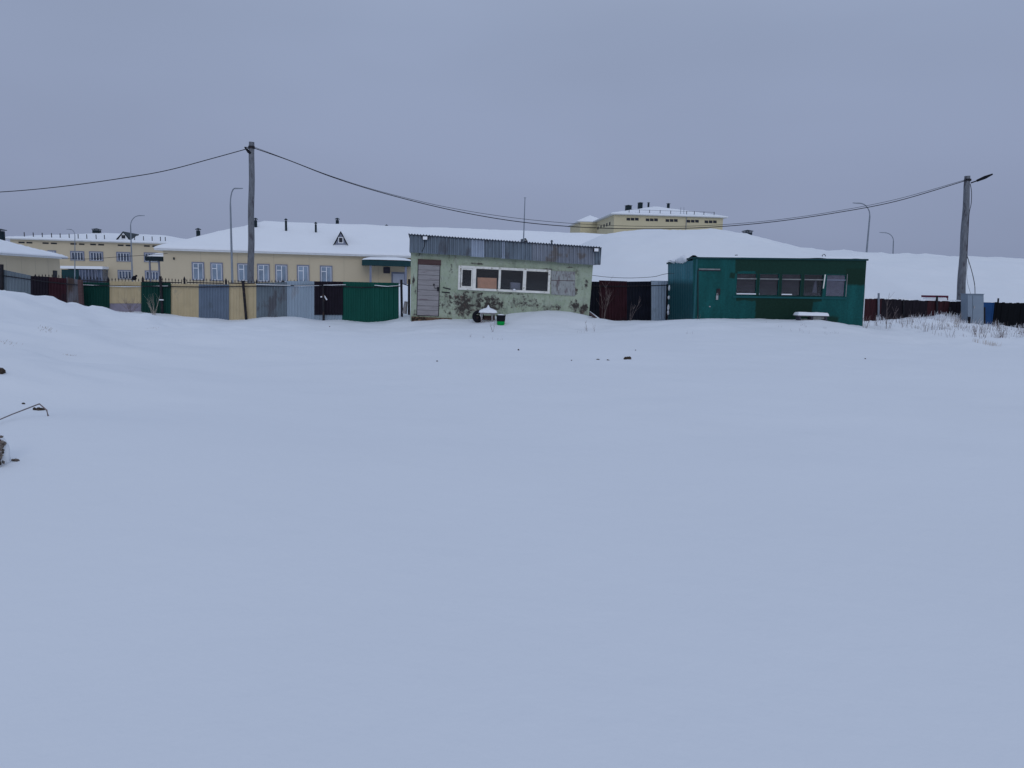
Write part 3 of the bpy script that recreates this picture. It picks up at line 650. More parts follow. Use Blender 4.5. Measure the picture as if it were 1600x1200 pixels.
sn.build('rail_snow', M['roofsnow'], rl_)
p, q = FM.pix(628, 443, -.1), FM.pix(640, 447, -.1); MB().tube([(p[0], -.1, p[1]), (q[0], -.1, q[1])], .02, 6).build('wire', M['iron'], fm)
MB().tube([(FM.pix(632, 487, -.2)[0], -.2, FM.pix(632, 490, -.2)[1]), (FM.pix(634.5, 471, -.2)[0], -.2, FM.pix(634, 471, -.2)[1])], [.1, .07], 6).build('stake', M['wood_old'], fm)
# small white tie marks on posts
for a, b in ((252, 468.5),):
    p = FM.pix(a, b, -.2); MB().box(p[0] - .09, p[0] + .09, -.22, -.17, p[1] - .02, p[1] + .02).build('post_clip', M['white'], fm)
p = FM.pix(504, 464, -.1); mb = MB(); mb.tube([(p[0] - .08, -.1, p[1]), (p[0] + .06, -.1, p[1] + .02)], .03, 6); mb.tube([(p[0] + .05, -.1, p[1] + .08), (p[0] + .18, -.1, p[1] - .12)], .03, 6); mb.build('gate_latch', M['white'], fm)

FA = Frame(P(60, 470, 30.0), 3)
fa = FA.thing('sheet_fence', 'grey and dark red sheet fence on top of the left snow bank', 'fence')
panel(FA, fa, -260, -60, 400, 414, 480, 480, M['sh_grey'], n=0); panel(FA, fa, -60, 4, 414, 420, 480, 480, M['sh_rust'], n=.01)
panel(FA, fa, 4, 48.5, 421, 430.5, 480, 480, M['sh_grey'], n=0); panel(FA, fa, 48, 76, 431, 432.5, 490, 490, M['sh_brown'], n=-.02)
panel(FA, fa, 75, 104, 432.5, 435, 492, 496, M['sh_maroon'], n=-.01, label='dark red sheet on the snow bank'); panel(FA, fa, 103, 123, 433, 437, 500, 505, M['sh_rust'], n=.01, pitch=.18, amp=.03)
post(FA, fa, 2.5, 413, 3, 460, r=.07); a = FA.pix(125.5, 437, -.1); b = FA.pix(125.5, 500, -.1)
MB().box(a[0] - .07, a[0] + .07, -.18, -.04, b[1], a[1]).build('post', M['wood_brown'], fa)
rl = MB(); p, q, r2 = FA.pix(4, 430.5, -.1), FA.pix(70, 440, -.1), FA.pix(128, 446, -.1); rl.tube([(p[0], -.1, p[1]), (q[0], -.1, q[1]), (r2[0], -.1, r2[1])], .022, 6); rl.build('rail', M['iron'], fa)

# spear-topped iron fence behind
FI = Frame(P(300, 470, 33.5), 0)
fi = FI.thing('iron_fence', 'black spear-topped iron fence showing above the patchwork sheet fence', 'fence')
secs = [(56, 118, 434, 437), (126, 168, 438, 440), (170, 222, 440, 441), (224, 284, 440, 441.5), (292, 349, 441, 442.5), (357, 398, 442, 443), (405, 440, 443, 442.5), (444, 486, 442, 443)]
for (a, b, ya, yb) in secs:
    mb = MB(); p, q = FI.pix(a, ya), FI.pix(b, yb); n = int((q[0] - p[0]) / .14)
    mb.hexa([(p[0], -.015, p[1] - .03), (q[0], -.015, q[1] - .03), (q[0], .015, q[1] - .03), (p[0], .015, p[1] - .03), (p[0], -.015, p[1] + .015), (q[0], -.015, q[1] + .015), (q[0], .015, q[1] + .015), (p[0], .015, p[1] + .015)])
    for i in range(n + 1):
        u = i / n; x = p[0] + (q[0] - p[0]) * u; z = p[1] + (q[1] - p[1]) * u + .16 * (1 - (2 * u - 1) ** 2 * .3) * (.8 if a > 350 else 1)
        mb.box(x - .008, x + .008, -.008, .008, z - 1.4, z - .05)
        mb.add([(x - .02, -.02, z - .06), (x + .02, -.02, z - .06), (x + .02, .02, z - .06), (x - .02, .02, z - .06), (x, 0, z + .05)], [(0, 1, 4), (1, 2, 4), (2, 3, 4), (3, 0, 4)])
    mb.build('spear_section', M['iron'], fi)
for px, py in ((55, 430), (124, 432), (169, 434), (223, 433), (288, 433.5), (353, 436), (401, 438), (442, 438)):
    x, z = FI.pix(px, py); mb = MB().box(x - .035, x + .035, -.035, .035, z - 1.9, z - .1)
    mb.add([(x - .045, -.045, z - .1), (x + .045, -.045, z - .1), (x + .045, .045, z - .1), (x - .045, .045, z - .1), (x, 0, z + .06)], [(0, 1, 4), (1, 2, 4), (2, 3, 4), (3, 0, 4)]); mb.build('post', M['iron'], fi)

# fence between the two sheds
FG = Frame(P(985, 490, Y_FG), 0)
fg = FG.thing('sheet_fence', 'dark maroon and zinc sheet fence between the two sheds', 'fence')
panel(FG, fg, 890, 937, 439.5, 440, 512, 512, M['sh_navy'], n=.02); panel(FG, fg, 936, 980, 438, 439.5, 512, 512, M['sh_maroon'], n=0, label='maroon sheet behind the bare shrub')
panel(FG, fg, 978, 1017.5, 440, 439.5, 512, 512, M['sh_navy'], n=-.02); panel(FG, fg, 1016.5, 1060, 438.5, 439, 512, 512, M['sh_pale'], n=0, label='pale zinc sheet beside the dark green shed')
rl = MB(); p, q = FG.pix(905, 447, -.1), FG.pix(1050, 445.5, -.1); rl.tube([(p[0], -.1, p[1]), ((p[0] + q[0]) / 2, -.1, (p[1] + q[1]) / 2 - .03), (q[0], -.1, q[1])], .022, 6); rl.build('rail', M['iron'], fg)
post(FG, fg, 1043, 444, 1041, 500, r=.05)

# plank fence on the right
FR = Frame(P(1450, 480, Y_FR), 0)
fr = FR.thing('plank_fence', 'low dark red and brown plank fence right of the dark green shed', 'fence')
def topy(x): return 466.2 + (x - 1350) * .026 + (1.5 if x > 1410 else 0) * .6
def planks(x0, x1, m, n=0, label=None):
    a = FR.pix(x0, topy(x0), n)[0]; b = FR.pix(x1, topy(x1), n)[0]; k = max(1, int((b - a) / .115)); mb = MB()
    zb = FR.pix(x0, 520, n)[1]
    for i in range(k):
        u0 = a + (b - a) * i / k; u1 = a + (b - a) * (i + 1) / k; pxm = x0 + (x1 - x0) * (i + .5) / k; zt = FR.pix(pxm, topy(pxm), n)[1] + random.uniform(-.02, .02)
        d = random.uniform(-.012, .012); mb.box(u0 - .004, u1 + .006, n + d, n + d + .022, zb, zt)
    o = mb.build('plank_panel', m, fr)
    if label: o['label'] = label
for a, b, m_ in ((1335, 1378, 'wd_red'), (1378, 1412, 'wd_dark'), (1412, 1450, 'wd_dark'), (1450, 1484, 'wd_red'), (1484, 1511, 'wd_dark'), (1555, 1600, 'wd_black'), (1600, 1660, 'wd_black'), (1660, 1800, 'wd_dark')):
    planks(a, b, M[m_])
planks(1509, 1556, M['blue'], .03, 'blue sheet beside the grey cabinet')
post(FR, fr, 1373, 458, 1372.5, 500, n=-.08, r=.05, m=M['steel']); post(FR, fr, 1464, 462, 1464, 496, n=-.08, r=.05); post(FR, fr, 1412, 468, 1412, 497, n=-.06, r=.035)
post(FR, fr, 1484, 480, 1484, 500, n=-.08, r=.05); post(FR, fr, 1538, 480, 1538, 508, n=-.2, r=.05); post(FR, fr, 1560, 466, 1556, 505, n=.12, r=.04)
p, q = FR.pix(1375, topy(1375) + .4, 0), FR.pix(1510, topy(1510) + .2, 0); rl_ = MB().tube([(p[0], .05, p[1] - .05), (q[0], .05, q[1] - .05)], .03, 6).build('rail', M['wood_brown'], fr)
sn = MB()
k = 60
for i in range(k):
    px = 1352 + (1508 - 1352) * i / k; 
    if vnoise(px * .1, 0, 55) < -.18: continue
    a = FR.pix(px, topy(px) - .2, 0); b = FR.pix(px + 2.7, topy(px + 2.7) - .2, 0); h_ = .03 + .03 * float(vnoise(px * .3, 1, 56) + .5)
    sn.hexa([(a[0], -.03, a[1]), (b[0], -.03, b[1]), (b[0], .05, b[1]), (a[0], .05, a[1]), (a[0], -.01, a[1] + h_), (b[0], -.01, b[1] + h_), (b[0], .03, b[1] + h_), (a[0], .03, a[1] + h_)])
sn.build('fence_snow', M['roofsnow'], fr)

# red frame beyond the plank fence
FT = Frame(P(1465, 480, 39.5), 0)
rf = FT.thing('red_table', 'dark red tabletop with snow just behind the plank fence', 'table')
q = FT.quad(1447.5, 1482, 461.5, 462, 464.6, 465); MB().quadbox(q, 0, .5).build('beam', M['redpaint'], rf)
for u in (1448.5, 1481): 
    q = FT.quad(u - 1, u + 1, 465, 465, 489, 489); MB().quadbox(q, .02, .1).build('leg', M['redpaint'], rf)
q = FT.quad(1449.5, 1480, 465.2, 465.6, 470.5, 470.7, -.15); MB().quadbox(q, -.15, .3).build('shelf_snow', M['roofsnow'], rf)

# grey cabinet
FC = Frame(P(1524, 505, 34.8), 4)
cb = FC.thing('utility_cabinet', 'tall pale grey electrical cabinet at the foot of the right pole', 'cabinet')
q = FC.quad(1511.5, 1537, 459.5, 459.8, 514, 514); MB().quadbox(q, 0, .45).build('body', M['cabinet'], cb)
q = FC.quad(1520, 1535.8, 461.5, 461.6, 506, 506, -.012); MB().quadbox(q, -.02, -.003).build('door', M['cabinet'], cb)
q = FC.quad(1512, 1519, 461.5, 461.6, 506, 506, -.012); MB().quadbox(q, -.02, -.003).build('side_door', M['cabinet'], cb)
p = FC.pix(1521.5, 480); MB().box(p[0] - .02, p[0] + .02, -.05, -.02, p[1] - .06, p[1] + .06).build('handle', M['pad'], cb)
q = FC.quad(1511, 1537.5, 458.8, 459.1, 459.6, 459.9); MB().quadbox(q, -.04, .5).build('lid', M['cabinet'], cb)
p = FC.pix(1514.5, 503, -.3); q0_ = FC.pix(1514.5, 495, -.3); MB().tube([(p[0], -.3, p[1] - .3), (q0_[0], -.3, q0_[1])], .06, 8).build('cable_duct', M['rubber'], cb)

# ------------------------------------------------------------------ light green shack
def shack_wall_mat(F):
    m = bpy.data.materials.new('flaking_green_paint'); m.use_nodes = True; t = m.node_tree; b = t.nodes['Principled BSDF']; b.inputs['Roughness'].default_value = .8; b.inputs['Specular IOR Level'].default_value = .15
    tc = N(t, 'ShaderNodeTexCoord'); sp = N(t, 'ShaderNodeSeparateXYZ'); t.links.new(tc.outputs['Object'], sp.inputs[0])
    def noise(s, d=8, r=.6, st=(1, 1, 1)):
        mp = N(t, 'ShaderNodeMapping'); mp.inputs['Scale'].default_value = st; t.links.new(tc.outputs['Object'], mp.inputs[0])
        n = N(t, 'ShaderNodeTexNoise'); n.inputs['Scale'].default_value = s; n.inputs['Detail'].default_value = d; n.inputs['Roughness'].default_value = r; t.links.new(mp.outputs[0], n.inputs[0]); return n.outputs[0]
    def math_(op, a, b_=0, c=None, clamp=False):
        n = N(t, 'ShaderNodeMath', operation=op); n.use_clamp = clamp
        for i, v in enumerate((a, b_) + ((c,) if c is not None else ())):
            if isinstance(v, (int, float)): n.inputs[i].default_value = v
            else: t.links.new(v, n.inputs[i])
        return n.outputs[0]
    def mr(v, a, b_, c=0, d=1):
        n = N(t, 'ShaderNodeMapRange'); t.links.new(v, n.inputs[0]); n.inputs[1].default_value = a; n.inputs[2].default_value = b_; n.inputs[3].default_value = c; n.inputs[4].default_value = d; return n.outputs[0]
    def mix(f, a, b_):
        n = N(t, 'ShaderNodeMixRGB')
        if isinstance(f, (int, float)): n.inputs[0].default_value = f
        else: t.links.new(f, n.inputs[0])
        for i, v in ((1, a), (2, b_)):
            if isinstance(v, tuple): n.inputs[i].default_value = v + (1,)
            else: t.links.new(v, n.inputs[i])
        return n.outputs[0]
    col = mix(mr(noise(1.3, 6), .35, .65), (.30, .36, .26), (.385, .44, .33))
    col = mix(mr(noise(5, 6), .45, .7, 0, .5), col, (.42, .45, .40))
    col = mix(mr(noise(2.2, 8, .6, (1.6, 1, .45)), .56, .68, 0, .7), col, (.21, .25, .20))
    # places where the paint has come off: given by centres on the wall
    tot = None
    spots = [(724, 476, 22, 26, 1.15), (748, 472, 8, 30, 1.0), (768, 476, 28, 18, 1.0), (700, 470, 30, 22, .6), (820, 474, 40, 16, .6), (880, 440, 30, 26, .5), (898, 478, 12, 14, 1.0), (912, 484, 10, 14, 1.0), (850, 482, 16, 8, .7), (868, 480, 12, 8, .8), (781, 482, 12, 10, .5), (646, 440, 2.5, 12, 1.1), (648, 455, 4, 10, .7),
             (916, 444, 5, 10, .9), (700, 486, 12, 8, .6), (840, 440, 4, 8, .0), (862, 440, 5, 10, .7), (898, 455, 6, 10, 1.0), (740, 457, 30, 2, .9), (800, 459, 34, 2, .8), (855, 421, 14, 2, 1.0), (745, 412, 22, 2, .9), (890, 418, 10, 2, .8), (705, 425, 5, 14, .4), (650, 490, 8, 8, .7)]
    for (px, py, wx, wz, a) in spots:
        x, z = F.pix(px, py); k = 29.5 / FPX; sx_, sz_ = wx * k, wz * k
        dx = math_('DIVIDE', math_('SUBTRACT', sp.outputs[0], x), sx_); dz = math_('DIVIDE', math_('SUBTRACT', sp.outputs[2], z), sz_)
        d2 = math_('ADD', math_('MULTIPLY', dx, dx), math_('MULTIPLY', dz, dz)); gsn = math_('MULTIPLY', math_('SUBTRACT', 1.0, d2, clamp=True), a)
        tot = gsn if tot is None else math_('MAXIMUM', tot, gsn)
    n9 = noise(5.5, 10, .7); msk = math_('ADD', n9, math_('MULTIPLY', tot, .23))
    col = mix(mr(math_('ADD', noise(2.6, 9, .65, (1.3, 1, .6)), math_('MULTIPLY', tot, .20)), .56, .70, 0, .75), col, (.225, .25, .20)); fine = noise(11, 8, .7); col = mix(mr(fine, .555, .66, 0, .6), col, (.16, .17, .14)); col = mix(mr(noise(4.2, 10, .75, (1.4, 1, .5)), .585, .62, 0, .8), col, (.13, .12, .10)); col = mix(mr(msk, .60, .68), col, (.17, .175, .145)); col = mix(mr(msk, .668, .72, 0, .92), col, (.050, .043, .040))
    n10 = noise(3.4, 6, .5); msk2 = math_('ADD', n10, math_('MULTIPLY', tot, .11)); col = mix(mr(msk2, .68, .74, 0, .55), col, (.15, .095, .08))
    t.links.new(col, b.inputs['Base Color'])
    bp = N(t, 'ShaderNodeBump'); bp.inputs['Strength'].default_value = .6; bp.inputs['Distance'].default_value = .02; t.links.new(noise(9, 8), bp.inputs['Height']); t.links.new(bp.outputs[0], b.inputs['Normal'])
    return m
p = P(643, 500, Y_SH); FH = Frame(p, 6.0, 1.2)
sh = FH.thing('light_green_shack', 'weathered light green shack with flaking paint and grey corrugated fascia', 'shed')
mw = shack_wall_mat(FH)
wq = [FH.pix(641.5, 512), FH.pix(918.5, 512), FH.pix(928, 398), FH.pix(642, 380)]
wx0, wx1 = FH.pix(717.5, 432)[0], FH.pix(858, 440)[0]; wz1 = (FH.pix(717.5, 414.5)[1] + FH.pix(858, 424)[1]) / 2; wz0 = (FH.pix(717.5, 449.5)[1] + FH.pix(858, 458)[1]) / 2
dx0, dx1 = FH.pix(652, 455)[0], FH.pix(686.5, 455)[0]; dz1 = FH.pix(670, 405.5)[1]; dz0 = FH.pix(670, 493)[1]
WH = (wx0, wx1, wz0, wz1)
holed_wall(wq, [WH], .12).build('front_wall', mw, sh)
DH = 3.0; zt_l, zt_r = wq[3][1], wq[2][1]
MB().hexa([(wq[0][0], .12, wq[0][1]), (wq[0][0] + .12, .12, wq[0][1]), (wq[0][0] + .12, DH, wq[0][1]), (wq[0][0], DH, wq[0][1]), (wq[3][0], .12, zt_l), (wq[3][0] + .12, .12, zt_l), (wq[3][0] + .12, DH, zt_l), (wq[3][0], DH, zt_l)]).build('side_wall', mw, sh)
MB().hexa([(wq[1][0] - .12, .12, wq[1][1]), (wq[1][0], .12, wq[1][1]), (wq[1][0], DH, wq[1][1]), (wq[1][0] - .12, DH, wq[1][1]), (wq[2][0] - .12, .12, zt_r), (wq[2][0], .12, zt_r), (wq[2][0], DH, zt_r), (wq[2][0] - .12, DH, zt_r)]).build('side_wall', mw, sh)
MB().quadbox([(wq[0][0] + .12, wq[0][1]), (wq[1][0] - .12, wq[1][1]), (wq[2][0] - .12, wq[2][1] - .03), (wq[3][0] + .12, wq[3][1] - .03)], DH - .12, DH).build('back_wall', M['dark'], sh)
# roof and corrugated fascia
fq = lambda x0, x1, n: [FH.pix(x0, 394.5 + (x0 - 640) * .0655, n), FH.pix(x1, 394.5 + (x1 - 640) * .0655, n), FH.pix(x1, 366 + (x1 - 640) * .0695, n), FH.pix(x0, 366 + (x0 - 640) * .0695, n)]
a = fq(640, 938, -.25)
rfm = MB(); zA, zB = a[3][1] + .01, a[2][1] + .01; xa, xb = a[3][0] - .05, a[2][0] + .03; nn = 68
for i in range(nn * 4 + 1):
    u = i / (nn * 4); x = xa + (xb - xa) * u; zz = zA + (zB - zA) * u + .028 * math.sin(u * nn * 2 * math.pi); rfm.v += [(x, -.33, zz), (x, DH + .3, zz - .25)]
for i in range(nn * 4): rfm.f.append((2 * i, 2 * i + 2, 2 * i + 3, 2 * i + 1))
ro = rfm.build('roof', mat('roof_dark', (.05, .06, .08), .7), sh); ml = ro.modifiers.new('t', 'SOLIDIFY'); ml.thickness = .03
segs = [(640, 700, 'corr'), (700, 736, 'corr'), (735, 757, 'corr_l'), (756, 784, 'corr'), (783, 789, 'corr_l'), (788, 831, 'corr'), (830, 871, 'corr_m'), (870, 929, 'corr_m'), (928.5, 938, 'corr')]
for i, (x0, x1, mn) in enumerate(segs):
    q = fq(x0, x1, -.25); dz = random.uniform(-.02, .02); q[0] = (q[0][0], q[0][1] + dz); q[1] = (q[1][0], q[1][1] + dz)
    o_ = corr_sheet(MB(), q, -.25 + (i % 2) * .008, .15, .045).build('fascia_sheet', M[mn], sh)
q = fq(640, 938, -.25)
for X, Zb, Zt in ((q[0][0], q[0][1], q[3][1]), (q[1][0], q[1][1], q[2][1])):
    MB().box(X - .012, X + .012, -.24, DH + .2, Zb + .02, Zt - .03).build('fascia_end', M['corr'], sh)
MB().quadbox([(q[0][0] + .03, q[0][1] + .06), (q[1][0] - .03, q[1][1] + .06), (q[1][0] - .03, q[1][1] + .10), (q[0][0] + .03, q[0][1] + .10)], -.22, -.01).build('soffit', M['wood_brown'], sh)
# door
d = MB(); zz = dz0; lz1 = FH.pix(670, 414)[1]; k = 0
hts = [.24, .20, .26, .22, .25, .21, .24, .23, .22, .24]; ssum = sum(hts); H_ = lz1 - dz0
for h_ in hts:
    h2 = h_ / ssum * H_; d.box(dx0 + .02, dx1 - .02, -.035 - .006 * (k % 2), .0 - .002, zz + .005, zz + h2 - .005); zz += h2; k += 1
do = d.build('door', M['wood_old'], sh)
MB().box(dx0 - .01, dx1 + .01, -.015, .01, dz0 - .02, lz1).build('door_gap', M['dark'], do)
MB().box(dx0 - .01, dx1 + .03, -.05, .01, lz1 + .003, dz1).build('lintel', M['wood_brown'], sh)
x, z = FH.pix(685, 450); MB().box(x - .05, x + .05, -.09, -.03, z - .12, z + .04).build('padlock', M['iron'], do); x, z = FH.pix(678, 444.5); x2, z2 = FH.pix(684.5, 451.5)
mb = MB(); mb.tube([(x, -.05, z), (x, -.09, z - .01)], .035, 8); mb.tube([(x, -.06, z), (x + .03, -.06, z2 + .03), (x2, -.06, z2 + .03)], .01, 6); mb.build('latch', M['iron'], do)
mb = MB(); mb.quadbox(FH.quad(643, 706, 494.5, 497.5, 506, 506, -.1), -.1, -.003); mb.build('sill', M['rotten'], sh)
mb = MB(); 
for (u0, v0, u1, v1) in ((692, 448.5, 704, 451), (690, 455.5, 703, 456.5)):
    a0 = FH.pix(u0, v0); a1 = FH.pix(u1, v1); mb.hexa([(a0[0], -.02, a0[1] - .035), (a1[0], -.02, a1[1] - .05), (a1[0], .0, a1[1] - .05), (a0[0], .0, a0[1] - .035), (a0[0], -.02, a0[1]), (a1[0], -.02, a1[1]), (a1[0], .0, a1[1]), (a0[0], .0, a0[1])])
mb.build('hinge_strap', M['iron'], sh)
# white windows
wf = MB(); zzt = lambda x: wz1; pxs = [717.5, 741, 780.5, 819.5, 858]
fx = [FH.pix(u, 437)[0] for u in pxs]; t = .065
wm = MB(); wm.box(wx0 - .04, wx1 + .04, -.05, .08, wz1 - t, wz1 + .03); wm.box(wx0 - .04, wx1 + .04, -.07, .08, wz0 - .05, wz0 + t * .6)
win = wm.build('window', M['oldwhite'], sh)
for i in range(5):
    hw = .065 if i in (1, 3) else .045; MB().box(max(fx[i] - hw, wx0 - .04), min(fx[i] + hw, wx1 + .04), -.045, .075, wz0 + t * .6, wz1 - t).build('frame', M['oldwhite'], win)
for i in range(4): MB().box(fx[i] + .04, fx[i + 1] - .04, .02, .026, wz0 + .03, wz1 - .05).build('pane', M['glass'], win)
a0, a1 = fx[0] + .07, fx[1] - .07; mb = MB(); mb.box(a0, a0 + .05, -.03, .05, wz0 + .06, wz1 - .08); mb.box(a1 - .05, a1, -.03, .05, wz0 + .06, wz1 - .08); mb.box(a0, a1, -.032, .05, wz1 - .13, wz1 - .07); mb.box(a0, a1, -.032, .05, wz0 + .04, wz0 + .10); mb.build('casement', M['oldwhite'], win)
mb = MB(); x = fx[2] + .6; mb.hexa([(x - .07, -.12, wz0 + .02), (x + .07, -.12, wz0 + .02), (x + .07, -.05, wz0 + .02), (x - .07, -.05, wz0 + .02), (x - .02, -.1, wz0 + .08), (x + .03, -.1, wz0 + .08), (x + .03, -.06, wz0 + .08), (x - .02, -.06, wz0 + .08)]); mb.build('sill_snow', M['roofsnow'], win)
# boarded window on the right
bq = FH.quad(861, 898.5, 423, 424.5, 460, 462.5); pb = MB().quadbox(bq, -.03, -.002).build('boarded_window', M['ply'], sh)
mb = MB(); q = FH.quad(870, 870.8, 438.5, 438.5, 455, 455, -.035); mb.quadbox(q, -.04, -.028); q = FH.quad(861, 898.5, 437.5, 438.5, 438.3, 439.3, -.035); mb.quadbox(q, -.04, -.028); mb.build('board_joint', M['wood_brown'], pb)
# wall batten lines
mb = MB()
for px in (738, 786, 858.5):
    x, _ = FH.pix(px, 480); z1 = wz0 - .07; MB().box(x - .015, x + .015, -.014, .004, wq[0][1], z1).build('wall_batten', mw, sh)
# floodlights
def flood(px, py, tilt_, label):
    x, z = FH.pix(px, py, -.4); w = FH.m @ Vector((x, -.40, z)); F2 = Frame(w, 6 + tilt_)
    t = F2.thing('floodlight', label, 'floodlight', None); mb = MB()
    mb.box(-.11, .11, -.03, .04, -.075, .075); h_ = mb.build('housing', M['iron'], t)
    MB().box(-.085, .085, -.036, -.031, -.06, .06).build('lamp_face', M['lampwhite'], t); MB().box(.085, .10, .04, .15, -.015, .015).build('bracket', M['iron'], t)
    return t
flood(664.5, 372, -10, 'square white floodlight above the shack door'); flood(931.5, 390.5, 6, 'white floodlight on the right end of the corrugated fascia')
cbm = MB(); pts = [FH.m @ Vector((FH.pix(a, b, n)[0], n, FH.pix(a, b, n)[1])) for a, b, n in ((663.5, 376, -.33), (663, 385, -.31), (660, 392, -.3), (656, 396, -.05), (654.5, 400, -.03))]
tag(cbm.tube(pts, .012, 6).build('lamp_cable', M['cable']), 'black wire hanging from the floodlight above the shack door', 'cable')
# cardboard behind the glass
fx_ = FH.pix(746, 440, .5); q = FH.quad(746, 775.5, 433.5, 434.5, 451, 452, .25)
bx = MB().quadbox(q, 0, .35).build('cardboard_box', M['card']); bx.matrix_world = FH.m @ Matrix.Translation((0, .12, 0)); tag(bx, 'orange-brown cardboard box behind the second window of the light green shack', 'box')

q = FH.quad(797, 812, 441, 442, 452, 453, .5)
eq = MB().quadbox(q, 0, .3).build('storage_box', mat('dull_grey_box', (.30, .29, .36), .7)); eq.matrix_world = FH.m @ Matrix.Translation((0, .3, 0)); tag(eq, 'dull grey box dimly seen behind the third window of the light green shack', 'box')
# things in front of the shack
def lump(mb, c, rx, ry, rz, seed, n=10, m_=7, base=False, amp=.35):
    k = len(mb.v)
    for j in range(m_ + 1):
        th = math.pi * j / m_
        for i in range(n):
            ph = 2 * math.pi * i / n; r = 1 + amp * float(vnoise(math.cos(ph) * 1.7 + seed * 3.1 + 9, math.sin(ph) * 1.7 + j * .8 + 5, seed))
            mb.v.append((c[0] + rx * r * math.sin(th) * math.cos(ph), c[1] + ry * r * math.sin(th) * math.sin(ph), c[2] + rz * r * math.cos(th)))
    for j in range(m_):
        for i in range(n): mb.f.append((k + j * n + i, k + j * n + (i + 1) % n, k + (j + 1) * n + (i + 1) % n, k + (j + 1) * n + i))
Yt = 28.7
F1 = Frame(P(762, 498, Yt), 2)
tb = F1.thing('small_table', 'low grey wooden table heaped with snow under the shack windows', 'table')
q = F1.quad(750, 774.5, 487, 488, 490.5, 491.5); MB().quadbox(q, 0, .5).build('tabletop', M['wood_old'], tb)
for u, n in ((752.5, .03), (769, .03), (752.5, .42), (772, .42)):
    q = F1.quad(u - 1.2, u + 1.2, 490, 490, 508, 508, n); MB().quadbox(q, n, n + .05).build('leg', M['wood_old'], tb)
q = F1.quad(753, 773, 493, 493.5, 500, 500.5, .3); MB().quadbox(q, .36, .39).build('back_board', M['wood_brown'], tb)
mb = MB(); zt = F1.pix(762, 487)[1]; xc = F1.pix(762.5, 487)[0]; n1, n2 = 26, 12
for j in range(n2 + 1):
    for i in range(n1 + 1):
        u, v = i / n1 * 2 - 1, j / n2 * 2 - 1; x = xc + u * .36; y = .25 + v * .3; e = max(abs(u), abs(v)); h_ = .12 * (1 - e ** 2.0) + .14 * math.exp(-((u - .02) / .13) ** 2 - (v / .35) ** 2) + .01 + .02 * float(vnoise(u * 4, v * 4, 61)); mb.v.append((x, y, zt + max(0, h_) - (.05 if e >= .99 else 0)))
for j in range(n2):
    for i in range(n1): a = j * (n1 + 1) + i; mb.f.append((a, a + 1, a + n1 + 2, a + n1 + 1))
mb.build('table_snow', M['roofsnow'], tb, smooth=True)
# tyre
F1 = Frame(P(747, 494.5, 28.9), 20)
mb = MB(); Rm, rm = .17, .07
for i in range(28):
    for j in range(12):
        A, Bq = 2 * math.pi * i / 28, 2 * math.pi * j / 12; rr = Rm + rm * math.cos(Bq); mb.v.append((rr * math.cos(A), rm * 1.1 * math.sin(Bq), rr * math.sin(A)))
for i in range(28):
    for j in range(12): mb.f.append((i * 12 + j, i * 12 + (j + 1) % 12, (i + 1) % 28 * 12 + (j + 1) % 12, (i + 1) % 28 * 12 + j))
ty = F1.thing('tyre', 'black tyre half sunk in snow beside the low grey table', 'tyre'); mb.build('tread', M['rubber'], ty, smooth=True)
mb = MB(); lump(mb, (.12, -.05, .08), .06, .05, .12, 3); mb.build('tyre_snow', M['roofsnow'], ty, smooth=True); mb = MB(); lump(mb, (-.04, .06, -.05), .16, .06, .1, 4); mb.build('hub', M['iron'], ty)
# bucket
F1 = Frame(P(782.5, 507, 28.3), 0); bk = F1.thing('bucket', 'black bucket with bright green base right of the low table', 'bucket'); 
def lathe(mb, prof, n=20, c=(0, 0)):
    k = len(mb.v)
    for r, z in prof:
        for i in range(n): A = 2 * math.pi * i / n; mb.v.append((c[0] + r * math.cos(A), c[1] + r * math.sin(A), z))
    for j in range(len(prof) - 1):
        for i in range(n): mb.f.append((k + j * n + i, k + j * n + (i + 1) % n, k + (j + 1) * n + (i + 1) % n, k + (j + 1) * n + i))
    return mb
lathe(MB(), [(0, -.02), (.14, -.02), (.155, .13)]).build('base', M['brightgreen'], bk, smooth=True)
lathe(MB(), [(.158, .12), (.175, .36), (.178, .365), (.165, .36), (.15, .12), (0, .12)]).build('tub', M['rubber'], bk, smooth=True)
lathe(MB(), [(.164, .345), (.12, .38), (0, .40)]).build('bucket_snow', M['roofsnow'], bk, smooth=True)
MB().tube([(.175 * math.cos(a), -.1 - .08 * math.sin(a), .34 - .12 * math.sin(a)) for a in np.linspace(0, math.pi, 12)], .006, 5).build('handle', M['iron'], bk)

